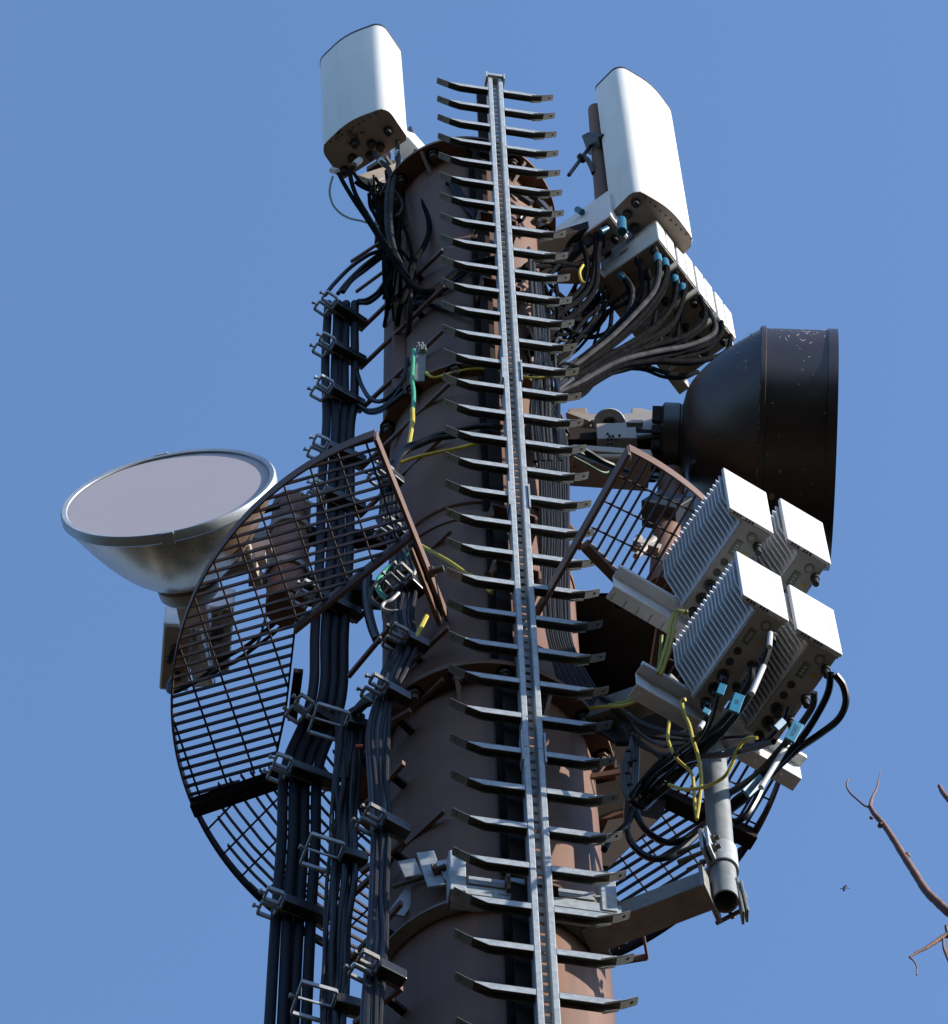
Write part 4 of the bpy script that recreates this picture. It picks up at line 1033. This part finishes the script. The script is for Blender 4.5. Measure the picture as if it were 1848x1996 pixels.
for k, lst in enumerate([[(290, 1150), (320, 1240), (325, 1340), (300, 1420), (200, 1520), (120, 1600), (60, 1700)], [(380, 1100), (375, 1220), (350, 1400), (270, 1500), (150, 1590), (80, 1700)],
                         [(430, 1080), (390, 1200), (380, 1400), (330, 1500), (240, 1590), (160, 1640), (90, 1720)], [(540, 1090), (540, 1130), (500, 1180), (400, 1260), (300, 1290), (130, 1270), (0, 1270)],
                         [(440, 1200), (330, 1270), (180, 1290), (0, 1300)], [(640, 1400), (500, 1500), (380, 1560), (290, 1640), (210, 1760), (150, 1850), (80, 1900)], [(660, 1450), (550, 1520), (440, 1570), (320, 1660), (240, 1780), (170, 1850), (100, 1920)],
                         [(370, 1380), (260, 1460), (150, 1560), (90, 1640)], [(240, 1170), (190, 1250), (130, 1310), (60, 1400)]]):
    P = cz(Z2, lst, 6.42 if k < 3 or k > 6 else 6.66, 6.16); q = PX(P[-1]); P = ext(P, [(q[0]-22, q[1]+16, 6.12), (q[0]-34, q[1]+50, 6.30)])
    cable('black cable running from the filter boxes to the mast side', P, .0115 if k < 3 else .009, FANM, GM)
cable('yellow green earth wire between single filter box and mast', cz(Z2, [(300, 1290), (280, 1330), (290, 1380), (310, 1400)], 6.35, 6.3), .006, YELLOW, GM)
# pile of cables on the right of the upper mast (behind rungs)
random.seed(11)
GP = 'black cables running down the right side of the mast'
for k in range(9):
    x0 = random.uniform(1035, 1075); x1 = random.uniform(1040, 1085)
    pts = [AY(x0-8, 560+random.uniform(-90, 60), 6.10), AY(x0+4, 660, 6.06), AY(x1, 745, 6.05), AY(x1+random.uniform(-6, 6), 820, 6.08), AY(x1+random.uniform(0, 14), 900, 6.10)]
    cable('black cable running down the sunlit right side of the mast', pts, .0075, RUBBER if k % 2 else RUBBER_G, GP)
for k in range(12):
    x = 1052+k*4.6; dx = random.uniform(-3, 3)
    pts = [AY(1112-k*1.5+random.uniform(-6, 6), 738+k*1.5, 6.20), AY(1080-k*1.2, 772, 6.14), AY(x+dx, 850, 6.10), AY(x+3, 940, 6.11), AY(x+6+dx, 1040, 6.12), AY(x+4, 1110, 6.13), AY(x+2-dx, 1190, 6.13),
           AY(x+12, 1260, 6.14), AY(x+38+k*1.5, 1340, 6.16), AY(x+75+k*2, 1395, 6.18), AY(1205+k*2, 1450, 6.14)]
    cable('black cable running down the sunlit right side of the mast', pts, .0085, FEEDER if k % 2 else RUBBER_G, GP)
rt = random.Random(21)
for k in range(22):
    xa, ya = rt.uniform(1115, 1185), rt.uniform(545, 660); xb, yb = rt.uniform(1030, 1095), rt.uniform(520, 720)
    mx, my = (xa+xb)/2+rt.uniform(-25, 25), (ya+yb)/2+rt.uniform(5, 60)
    P = [AY(xa+rt.uniform(0, 25), ya-rt.uniform(20, 60), 6.68), AY(xa, ya, 6.60), AY(mx, my, 6.30), AY(xb, yb, 6.16), AY(xb+rt.uniform(-12, 8), yb+rt.uniform(40, 90), 6.12), AY(xb, yb+150, 6.30)]
    cable('thin black cable in the dark tangle between mast top and filter boxes', P, rt.choice((.006, .0075, .009)), FANM if k % 5 else FANG, 'tangle right of the mast top')
for k in range(12):
    xa, ya = rt.uniform(700, 800), rt.uniform(330, 400); xb, yb = rt.uniform(748, 812), rt.uniform(470, 600)
    P = [AY(xa, ya, 6.26), AY((xa+xb)/2+rt.uniform(-22, 26), (ya+yb)/2, 6.2), AY(xb, yb, 6.12), AY(xb+rt.uniform(-8, 8), yb+45, 6.10), AY(xb, yb+90, 6.32)]
    cable('thin black cable hanging between the left antenna and the mast', P, rt.choice((.0045, .006, .0075)), FANM, 'thin cables left of the mast top')
tb = empty('mast_top_bracket', AY(1060, 400, 6.2), 'dark bracket with crossed bolts on the sunlit right side of the mast top', 'bracket')
m = MB()
for (xa, ya, xb, yb) in ((960, 740, 1060, 800), (1040, 800, 1150, 870), (1090, 940, 1030, 1040), (1180, 950, 1260, 1060), (1190, 1070, 1330, 1010), (1230, 850, 1330, 960)):
    m = MB(); m.beam(AY(*Z10(xa, ya), 6.14), AY(*Z10(xb, yb), 6.16), .02, .03); m.build('stay', DARKM, tb)
for (x, y) in ((1185, 1055), (1240, 985), (1290, 1040)):
    m = MB(); q = AY(*Z10(x, y), 6.13); hexbolt(m, q, (.3, -1, -.2), .014, .012, .02, .008); m.build('bolt', BOLTM, tb)
# ----- cable tangle by the radio units
GT = 'black cables tangled beside the radio units'
Zr = ZM(1700, 1350, 1.8145)
tang = [([(1010, 1190), (1000, 1260), (930, 1380), (830, 1500), (700, 1590), (540, 1680), (440, 1780), (380, 1860), (350, 1900)], .0105),
        ([(770, 1380), (765, 1450), (720, 1560), (600, 1660), (470, 1760), (390, 1850), (360, 1920)], .008),
        ([(860, 1240), (830, 1330), (790, 1480), (720, 1600), (600, 1720), (480, 1830), (390, 1930)], .005),
        ([(1110, 1010), (1100, 1090), (1060, 1200), (1010, 1320), (900, 1480), (780, 1610), (650, 1730), (520, 1860), (400, 1940)], .0105),
        ([(1210, 1400), (1180, 1480), (1080, 1590), (960, 1620), (860, 1650), (700, 1680), (560, 1700), (440, 1620), (360, 1560)], .0065),
        ([(1130, 1590), (1040, 1620), (880, 1660), (700, 1680), (520, 1760), (430, 1850)], .009),
        ([(1350, 1320), (1340, 1400), (1260, 1520), (1150, 1650), (1050, 1760), (940, 1840), (850, 1890)], .0105),
        ([(1440, 1210), (1430, 1310), (1380, 1420), (1290, 1560), (1150, 1710), (1040, 1820), (930, 1900), (880, 1960)], .0105),
        ([(1465, 1225), (1510, 1290), (1522, 1380), (1480, 1470), (1380, 1550), (1250, 1640), (1120, 1760), (1000, 1880), (900, 1960)], .0105),
        ([(700, 1560), (560, 1540), (430, 1500), (330, 1440), (250, 1380), (180, 1340)], .0085), ([(660, 1600), (520, 1610), (420, 1560), (340, 1480), (240, 1410)], .0075),
        ([(840, 1500), (700, 1600), (560, 1700), (480, 1790), (410, 1880)], .0075), ([(620, 1650), (520, 1660), (420, 1620), (370, 1580)], .006),
        ([(1000, 1560), (880, 1570), (740, 1580), (560, 1580), (440, 1560), (360, 1530)], .0055),
        ([(900, 1450), (800, 1560), (650, 1660), (500, 1740), (420, 1820), (370, 1910), (420, 1950), (480, 1900)], .009)]
for k, (lst, r_) in enumerate(tang):
    cable('black cable hanging in the tangle below the finned radio units', cz(Zr, lst, 5.66 if k < 9 else 5.85, 6.10), r_, RUBBER if k % 3 else RUBBER_G, GT)
# grey taped bundle (upright loop)
for k, lst in enumerate([[(370, 1540), (355, 1620), (320, 1680), (308, 1760), (315, 1850), (350, 1920)], [(372, 1560), (362, 1640), (338, 1700), (325, 1780), (335, 1860), (370, 1925)],
                         [(378, 1570), (372, 1660), (372, 1740), (370, 1830), (385, 1900)], [(385, 1580), (388, 1660), (384, 1760), (380, 1840), (395, 1900)],
                         [(366, 1550), (345, 1640), (330, 1720), (345, 1800), (360, 1880)]]):
    o = cable('grey black cable in the taped upright bundle right of the mast', cz(Zr, lst, 6.10, 6.10), .0075, mat('grey_sheath', (.10, .10, .10), .5) if k == 0 else bpy.data.materials['grey_sheath'], 'taped bundle beside the mast')
tieo = empty('cable_tie', zp(Zr, 350, 1700, 6.08), 'black ties round the taped upright cable bundle', 'cable tie')
for (x, y) in ((340, 1650), (345, 1710), (375, 1700), (335, 1770), (345, 1830), (360, 1880)):
    m = MB(); c_ = zp(Zr, x, y, 6.098); m.tube([c_-V(0, 0, .006), c_+V(0, 0, .006)], .0105, 10); m.build('tie', BLACK, tieo)
# big loops in front of the lower right grating
Z8 = ZM(1700, 2200, 2.284)
for k, lst in enumerate([[(420, 480), (415, 620), (440, 740), (520, 830), (620, 865), (740, 830), (860, 730), (980, 620), (1130, 510), (1290, 380), (1400, 280)],
                         [(470, 500), (500, 600), (570, 690), (680, 750), (800, 735), (920, 650), (1060, 540), (1220, 420), (1330, 330)],
                         [(470, 510), (420, 620), (360, 680), (300, 730), (260, 800)], [(1140, 620), (1230, 570), (1290, 480), (1330, 400)]]):
    cable('black cable looping in front of the lower right grating', cz(Z8, lst, 6.18, 6.14), .0105, RUBBER, 'loops in front of the lower grating')
# yellow green earth cables
GE = 'yellow green earth cables'
ye = [([(650, 890), (600, 880), (570, 940), (555, 1030), (530, 1120), (500, 1220)], 5.72, 5.80, 'yellow green earth cable hanging from the upper left finned radio unit', Zr, YELLOW, .0062),
      ([(660, 880), (610, 890), (590, 950), (570, 1060), (550, 1130), (515, 1230)], 5.72, 5.80, 'second yellow green earth cable hanging from the upper left finned radio unit', Zr, YELLOW, .0055),
      ([(650, 1360), (630, 1370), (640, 1430), (670, 1500), (690, 1580), (720, 1680), (735, 1800), (722, 1930), (710, 2010)], 5.72, 5.92, 'yellow earth cable hanging from the lower left finned radio unit', Zr, YELLOW, .0055),
      ([(560, 1480), (555, 1580), (600, 1680), (680, 1760), (695, 1850), (700, 1930), (712, 2015)], 5.85, 5.94, 'yellow earth cable hanging left of the support pole', Zr, YELLOW, .005),
      ([(1040, 1570), (980, 1575), (930, 1640), (900, 1720), (850, 1790), (740, 1840), (640, 1850), (560, 1825)], 5.72, 5.92, 'yellow green earth cable curving across the support pole', Zr, YELLOW, .0055),
      ([(445, 1330), (380, 1370), (300, 1395), (220, 1400), (130, 1410)], 5.90, 6.05, 'yellow green earth cable from the lower rail to the mast', Zr, YELLOW, .0055),
      ([(450, 1315), (380, 1352), (300, 1380), (230, 1390)], 5.90, 6.05, 'upper yellow green earth cable from the lower rail to the mast', Zr, mat('yg', (.20, .30, .05), .45), .005),
      ([(520, 1010), (512, 1100), (500, 1200), (480, 1260)], 5.80, 5.9, 'green earth cable behind the hanging yellow ones', Zr, bpy.data.materials['yg'], .005)]
for lst, Y0, Y1, lab, f, mt_, r_ in ye: cable(lab, cz(f, lst, Y0, Y1), r_, mt_, GE)
Z6 = ZM(1050, 1550, 3.3275); Z11 = ZM(850, 1250, 2.464)
cable('yellow earth cable slanting across the mast front to the ladder rail', cz(Z6, [(700, 290), (860, 380), (1000, 460), (1145, 560), (1300, 650), (1420, 760)], 6.02, 5.99), .0075, YELLOW, GE)
cable('yellow earth cable rising behind the grating corner to the mast front', cz(Z11, [(860, 345), (960, 310), (1100, 275), (1300, 235), (1460, 190)], 6.05, 6.0), .0065, YELLOW, GE)
cable('thin yellow wire round the upper mast behind the rungs', cz(Z10, [(90, 2555), (180, 2605), (350, 2560), (560, 2520), (800, 2535), (1040, 2590), (1200, 2610), (1380, 2590)], 6.05, 6.04), .005, YELLOW, GE)
cable('green and yellow cable hanging from the earthing bar', cz(ZA3, [(790, 1040), (785, 1130), (780, 1250), (790, 1340), (785, 1450), (775, 1560), (760, 1700)], 6.05, 6.06), .0075, GREEN, GE)
cable('yellow cable piece below the earthing bar on the mast', cz(ZA3, [(780, 1450), (783, 1530), (770, 1620), (755, 1700), (745, 1750)], 6.035, 6.05), .008, YELLOW, GE)
cable('green yellow cable curving left under the grating corner', cz(Z6, [(620, 330), (590, 390), (500, 450), (400, 510), (320, 590), (275, 660), (290, 740), (340, 800), (380, 830)], 6.02, 6.05), .009, GREEN, GE)
cable('black and white cable loop left of the mast under the grating', cz(Z6, [(590, 540), (480, 570), (380, 600), (280, 670), (210, 760), (230, 850), (320, 910), (420, 960), (500, 990)], 6.0, 6.03), .008, RUBBER_G, 'small loops under the grating corner')
cable('white cable piece left of the mast under the grating', cz(Z6, [(490, 765), (420, 830), (340, 870), (330, 920), (400, 950), (480, 945)], 6.0, 6.02), .0055, WTAPE, 'small loops under the grating corner')
cable('white cable piece beside the sunlit hinge arm', cz(Z6, [(690, 430), (660, 500), (650, 560), (600, 640), (560, 660)], 6.0, 6.02), .0055, WTAPE, 'small loops under the grating corner')
cable('short yellow cable end above the lower flange', cz(Z6, [(765, 1000), (720, 1090), (655, 1220)], 6.0, 6.0), .0085, YELLOW, GE)
cable('thick black cable bowing out left of the mast above the flange', cz(Z6, [(180, 590), (165, 750), (185, 950), (230, 1130), (275, 1240)], 6.25, 6.2), .016, RUBBER, 'loops left of the mast')
cable('black cable crossing the mast front above the grating corner', cz(Z11, [(800, 420), (835, 350), (860, 290), (900, 230), (1000, 190), (1130, 140), (1300, 100), (1480, 70), (1620, 80)], 6.04, 6.0), .010, RUBBER, 'cables crossing the mast front')
cable('second black cable crossing the mast front above the grating corner', cz(Z11, [(805, 450), (835, 380), (858, 310), (910, 255), (1010, 210), (1130, 165), (1280, 145)], 6.04, 6.0), .010, RUBBER, 'cables crossing the mast front')
cable('thin dark green cable from the mast to the beige dish arm', cz(Z7, [(190, 850), (330, 930), (480, 1010), (620, 1090), (700, 1105), (740, 1080)], 6.18, 6.28), .0045, mat('dkgreen', (.01, .06, .03), .5), 'cables along the beige dish arm')
cable('black cable from the mast along the beige dish arm', cz(Z7, [(360, 790), (500, 870), (640, 960), (800, 1030), (960, 1090)], 6.18, 6.3), .011, RUBBER, 'cables along the beige dish arm')
cable('second black cable from the mast along the beige dish arm', cz(Z7, [(300, 840), (450, 900), (620, 970), (780, 1040)], 6.18, 6.3), .010, RUBBER, 'cables along the beige dish arm')
cable('brown tube arching out from behind the mast to the right radial', cz(ZM(1250, 1500, 3.327), [(1130, 50), (1200, 60), (1350, 140), (1500, 260), (1580, 360), (1640, 470)], 6.13, 6.2), .014, BROWN, 'cables along the beige dish arm', 'tube', 'tube')
cable('green cable below the left dish radios', cz(ZM(150, 1250, 2.174), [(1440, 1200), (1400, 1340), (1340, 1500), (1180, 1620), (1000, 1640)], 6.5, 6.62), .005, mat('dkg2', (.02, .10, .05), .5), 'cables of the left dish')
cable('black cable from the left dish pole to the box radios', cz(ZM(150, 1250, 2.174), [(1560, 1260), (1480, 1340), (1380, 1420), (1280, 1500), (1140, 1580), (1000, 1700), (860, 1780), (790, 1800), (770, 1770), (800, 1700)], 6.4, 6.6), .0075, RUBBER, 'cables of the left dish')
cable('second black cable from the left dish pole to the box radios', cz(ZM(150, 1250, 2.174), [(1580, 1290), (1490, 1390), (1350, 1500), (1200, 1600), (1060, 1680), (900, 1760)], 6.4, 6.6), .0065, RUBBER, 'cables of the left dish')
# earthing bar on the upper mast
eb = empty('earthing_bar', AY(816, 700, 6.08), 'perforated grey earthing bar with bolts on the upper mast', 'bar')
m = MB(); m.beam(zp(ZA3, 845, 1010, 6.07), zp(ZA3, 830, 1260, 6.07), .035, .004, up=(0, -1, 0)); m.build('bar', GALV_D, eb)
m = MB()
for k in range(4): hexbolt(m, zp(ZA3, 825+k*14, 1025+(k % 2)*18, 6.06), (0, -1, -.2), .008, .008, .014, .004)
m.build('bolt', GALV, eb)

# ----- thin cable bundles B and C with their clamps
Bcl = [((615, 1400), (718, 1431)), ((601, 1655), (711, 1690)), ((583, 1945), (702, 1978))]
Bp = []
YB = 6.20
for i, (L_, E_) in enumerate(Bcl):
    Ep = AY(*E_, YB); Lp = AZ(*L_, Ep.z); Bp.append((Ep, Lp))
    hanger(Lp, Ep, 'boxy open metal clamp on the thin cables, %s' % ['upper one of three', 'middle one of three', 'lowest of three'][i], 'clamps on the thin cables', frames=1, fs=.085)
Ccl = [((756, 1123), (816, 1157)), ((748, 1246), (828, 1266)), ((707, 1344), (791, 1369)), ((699, 1599), (789, 1627)), ((685, 1885), (781, 1914)), ((722, 925), (775, 945)), ((735, 1035), (790, 1052))]
nmC = ['below the grating corner', 'above the lower flange', 'at the lower flange edge', 'below the lower flange', 'lowest on the mast face', 'behind the grating tip, upper', 'behind the grating tip, lower']
YC = 6.05
for i, (L_, E_) in enumerate(Ccl):
    Ep = AY(E_[0], E_[1]+6, YC); Lp = AZ(L_[0]+8, L_[1]-10, Ep.z)
    hanger(Lp, Ep, 'small metal clamp on the mast face cables, %s' % nmC[i], 'clamps on the mast face cables', frames=2, fs=.030, fm=GALV_D)
for (S_, E_, lab) in (((775, 1204), (680, 1318), 'brown bar slanting down left above the lower flange'), ((800, 1385), (718, 1432), 'brown bar behind the uppermost boxy clamp'), ((787, 1487), (711, 1570), 'brown bar end beside the mast below the flange'),
                      ((790, 1640), (705, 1700), 'brown bar behind the middle boxy clamp'), ((783, 1760), (640, 1920), 'brown bar slanting past the lowest thick cable clamp'), ((783, 1925), (690, 1996), 'brown bar behind the lowest boxy clamp')):
    s_ = AY(*S_, 6.04 if S_[1] < 1400 else 6.06); e_ = AZ(*E_, s_.z)
    sb = empty('cable_support_bar', s_, lab, 'bar', 'bars carrying the cable clamps'); m = MB(); m.beam(s_, e_, .012, .026); m.build('flat_bar', BEAM, sb)
    m = MB(); mid = (s_*.7+e_*.3); d_ = V(TX, TY, mid.z)-mid; m.beam(mid, mid+d_.normalized()*max(.02, d_.length-.325), .02, .02); m.build('stand_off', BROWN_D, sb)
random.seed(5)
yy = [1395, 1450, 1520, 1590, 1650, 1720, 1800, 1880, 1950, 1995]
base = [672, 668, 662, 658, 658, 655, 648, 642, 640, 638]
for k in range(9):
    o0 = -14+k*6.0; ph = random.uniform(0, 6.28)
    pts = [AY(b+o0+random.uniform(-4, 4)*(0 if y in (1395, 1650, 1950) else 1), y, YB-.02+.008*math.sin(ph+y*.02)) for b, y in zip(base, yy)]
    if k >= 3:
        pts = [AY(700+k*4, 1395-28+k, YB-.08), AY(690+k*2.5, 1378, YB-.05)]+pts if k < 6 else pts
    e = pts[-1]; pts.append(V(e.x, e.y, 12.3)); pts.append(V(e.x, e.y, 9.5))
    cable('thin black cable in the boxy clamped bundle left of the mast', pts, random.choice((.0055, .0075, .0095)), RUBBER if k % 3 else RUBBER_G, 'thin cables in the boxy clamps')
ycs = [(1010, 748), (1060, 772), (1130, 790), (1200, 786), (1255, 790), (1310, 768), (1360, 748), (1430, 735), (1520, 738), (1600, 742), (1640, 738), (1740, 735), (1830, 734), (1900, 728), (1995, 722)]
for k in range(6):
    o0 = -13+k*6.2
    pts = [AY(x+o0+random.uniform(-3.5, 3.5), y, YC-.025+random.uniform(-.006, .006)) for y, x in ycs]
    e = pts[-1]; pts.append(V(e.x, e.y, 12.3)); pts.append(V(e.x, e.y, 9.5))
    cable('thin bluish black cable running down the left face of the mast', pts, random.choice((.0085, .0095)), FEEDER if k % 2 else RUBBER, 'thin cables on the mast face')
for k in range(4):
    pts = [AY(762+k*7, 1275, YC-.02), AY(748+k*6, 1310, YC-.02), AY(735+k*3, 1345, YC-.01), AY(712+k*1, 1362+k*3, YC+.05), AY(688-k*2, 1392+k*3, YB-.04), AY(672+k*4, 1440, YB-.02), AY(665+k*4, 1520, YB-.02)]
    cable('black cable bending from the mast face into the boxy clamp', pts, .0095, RUBBER, 'cables bending to the boxy clamp')
# cables rising behind the grating tip
for k in range(5):
    pts = [AY(738+k*7, 900, 6.07), AY(745+k*7, 960, 6.06), AY(742+k*8, 1010, 6.04)]
    cable('thin grey black cable behind the grating tip on the mast', pts, .008, RUBBER_G if k % 2 else FEEDER, 'cables behind the grating tip')
rc_ = MB(); cR = AY(700, 1456, YB-.03); rc_.tube([cR-V(.010, 0, 0), cR+V(.012, 0, 0)], .008, 10)
tag(rc_.build('cable_tie', REDC), 'small bright red clip on the thin cables below the upper boxy clamp', 'cable tie')

# cyan tags with lettering by the radio units
def flag(x0, y0, x1, y1, Y_, hw, lab, txt=None):
    a = zp(Zr, x0, y0, Y_); b = zp(Zr, x1, y1, Y_); r_ = empty('marker_tag', a, lab, 'label', 'cyan cable tags')
    d = (b-a); L = d.length; d = d.normalized(); view = (Vector(CAM)-a).normalized(); t = view.cross(d).normalized(); nn = d.cross(t).normalized()
    if nn.dot(view) < 0: nn = -nn
    m = MB(); m.obox((a+b)/2, d, t, nn, L/2, hw, .004); m.build('sleeve', CYAN, r_, bevel=.002)
    if txt:
        cu_ = bpy.data.curves.new('lettering', 'FONT'); cu_.body = txt; cu_.size = hw*1.15; cu_.align_x = 'CENTER'; cu_.align_y = 'CENTER'
        to = bpy.data.objects.new('lettering', cu_); col.objects.link(to); cu_.materials.append(BLACK)
        X = d if d.z > 0 else -d; Yv = nn.cross(X)
        to.matrix_world = Matrix([[X.x, Yv.x, nn.x, 0], [X.y, Yv.y, nn.y, 0], [X.z, Yv.z, nn.z, 0], [0, 0, 0, 1]])
        mw = Matrix.Translation((a+b)/2+nn*.0055) @ to.matrix_world
        me = bpy.data.meshes.new_from_object(to); bpy.data.objects.remove(to); me.transform(mw); me.materials.clear(); me.materials.append(BLACK)
        lo = bpy.data.objects.new('lettering', me); col.objects.link(lo); lo.parent = r_; lo.matrix_parent_inverse = Matrix.Translation(-Vector(r_.location))
flag(945, 1335, 910, 1430, 5.62, .0155, 'large cyan tag lettered W3 below the lower left finned radio unit', 'W3')
flag(1265, 1490, 1215, 1585, 5.64, .0155, 'large cyan tag lettered W3 on the cables of the lower right finned radio unit', 'W3 EAST')
flag(835, 1335, 855, 1280, 5.64, .011, 'small cyan tag below the lower left finned radio unit')
flag(755, 1440, 770, 1415, 5.66, .011, 'small cyan tag on the rear cable of the lower left finned radio unit')
flag(1140, 1520, 1185, 1475, 5.65, .010, 'small cyan tag on the cable of the lower right finned radio unit')
flag(975, 1875, 1070, 1790, 5.88, .0155, 'teal sleeve on the slanting cables right of the support pole', 'W3 EAST')
for (x0, y0, x1, y1, lab) in ((1112, 1000, 1106, 1075, 'white sleeve on the cable of the lower left finned radio unit'), (1075, 1180, 1010, 1330, 'long white sleeve on the cable below the lower left finned radio unit'),
                             (1190, 1630, 1060, 1840, 'long white sleeve on the slanting cables right of the pole'), (745, 1490, 725, 1520, 'white sleeve on the rear cable below the lower left unit'), (850, 1658, 895, 1650, 'white sleeve on the cable crossing above the pole')):
    m = MB(); m.tube([zp(Zr, x0, y0, 5.64 if y0 < 1500 else 5.86), zp(Zr, x1, y1, 5.64 if y0 < 1500 else 5.86)], .0082, 10); tag(m.build('cable_marker', WTAPE), lab, 'label', 'cable marker sleeves')

# ------------------------------------------------------------------ bare tree
Zt = ZM(2450, 2250, 2.6616)
tree = empty('bare_tree', (4.2, 4.6, 0), 'bare reddish brown tree whose leafless branch tips reach in at right', 'tree')
YT = 4.5
def tp(x, y, Y_=YT): return zp(Zt, x, y, Y_)
def reach(P, T_, n=9):
    a, b = P[-2], P[-1]; d = (b-a).normalized(); L_ = (T_-b).length; c = b+d*L_*.4; out = list(P)
    for i in range(1, n+1):
        t = (i/n)**1.6; out.append(b*(1-t)**2+c*(2*t*(1-t))+T_*t*t)
    return out
def limb(P, T_, r0, k, r1, n=6, sides=10):
    q = catmull(reach(P, T_), n); nv = (len(P)-1)*n
    rs = [r0+k*min(i, nv)/max(1, nv)+(r1-r0-k)*(max(0, i-nv)/(len(q)-nv))**1.3 for i in range(len(q))]
    rs = [r*(1+.07*math.sin(i*1.7)*math.sin(i*.61)) for i, r in enumerate(rs)]
    mm = MB(); mm.tube(q, rs, sides); return mm
lm1 = [tp(430, 455), tp(470, 520), tp(540, 600), tp(620, 720), tp(700, 850), tp(790, 990), tp(880, 1130), tp(970, 1220), tp(1060, 1300), tp(1200, 1390)]
m = limb(lm1, V(4.1, 4.6, 5.2), .0050, .0052, .07, 8, 12)
for (x, y, s) in ((440, 545, .0045), (515, 605, .0075), (725, 848, .0085)): m.tube([tp(x-6, y-6), tp(x, y), tp(x+8, y+8)], [s*.5, s, s*.5], 8)
m.build('branch', BARK, tree)
m = MB(); m.tube(catmull([tp(435, 460), tp(390, 450), tp(330, 400), tp(280, 355), tp(250, 310), tp(245, 270), tp(258, 240)]), .0021, 8); m.build('twig', BARK, tree)
m = MB(); m.tube(catmull([tp(430, 450), tp(450, 380), tp(480, 320), tp(500, 250), tp(512, 180)]), [.004-.0001*i for i in range(33)], 8); m.build('twig', BARK, tree)
m = limb([tp(985, 290), tp(1010, 340), tp(1060, 400), tp(1150, 480), tp(1300, 620)], V(4.15, 4.6, 5.6), .0042, .004, .06); m.build('branch', BARK, tree)
m = limb([tp(745, 1660), tp(810, 1620), tp(880, 1585), tp(950, 1540), tp(1030, 1490), tp(1150, 1450), tp(1300, 1420)], V(4.1, 4.6, 4.8), .0022, .0045, .055); m.build('branch', BARK, tree)
m = MB(); m.tube(catmull([tp(750, 1665), tp(780, 1690), tp(805, 1740), tp(803, 1800)]), .0017, 6); m.build('twig', BARK, tree)
m = MB(); m.tube(catmull([tp(1015, 1500), tp(1020, 1580), tp(1040, 1640), tp(1065, 1700)]), .0030, 6); m.tube(catmull([tp(1030, 1590), tp(1055, 1640)]), .002, 6); m.build('twig', BARK, tree)
m = MB(); m.tube(catmull([tp(1060, 1500), tp(1040, 1420), tp(1048, 1410)]), .004, 6); m.build('twig', BARK, tree)
m = MB(); P = catmull([V(4.3, 4.6, -.1), V(4.25, 4.6, 1.5), V(4.15, 4.62, 3.5), V(4.12, 4.6, 5.6), V(4.3, 4.7, 7.5), V(4.2, 4.8, 9.5)], 6); m.tube(P, [.17-.004*i for i in range(len(P))], 20); m.build('trunk', BARK, tree)
# a fly in front of the sky
fm = MB(); fp = tp(230, 1105, 4.0)
fm.tube([fp+V(-.003, 0, -.010), fp, fp+V(.003, 0, .008)], [.002, .0038, .002], 8); fm.tube([fp, fp+V(.009, .003, .003)], .0007, 4); fm.tube([fp, fp+V(-.009, .003, .002)], .0007, 4)
tag(fm.build('fly', BLACK), 'tiny dark insect flying in the blue sky at lower right', 'insect')
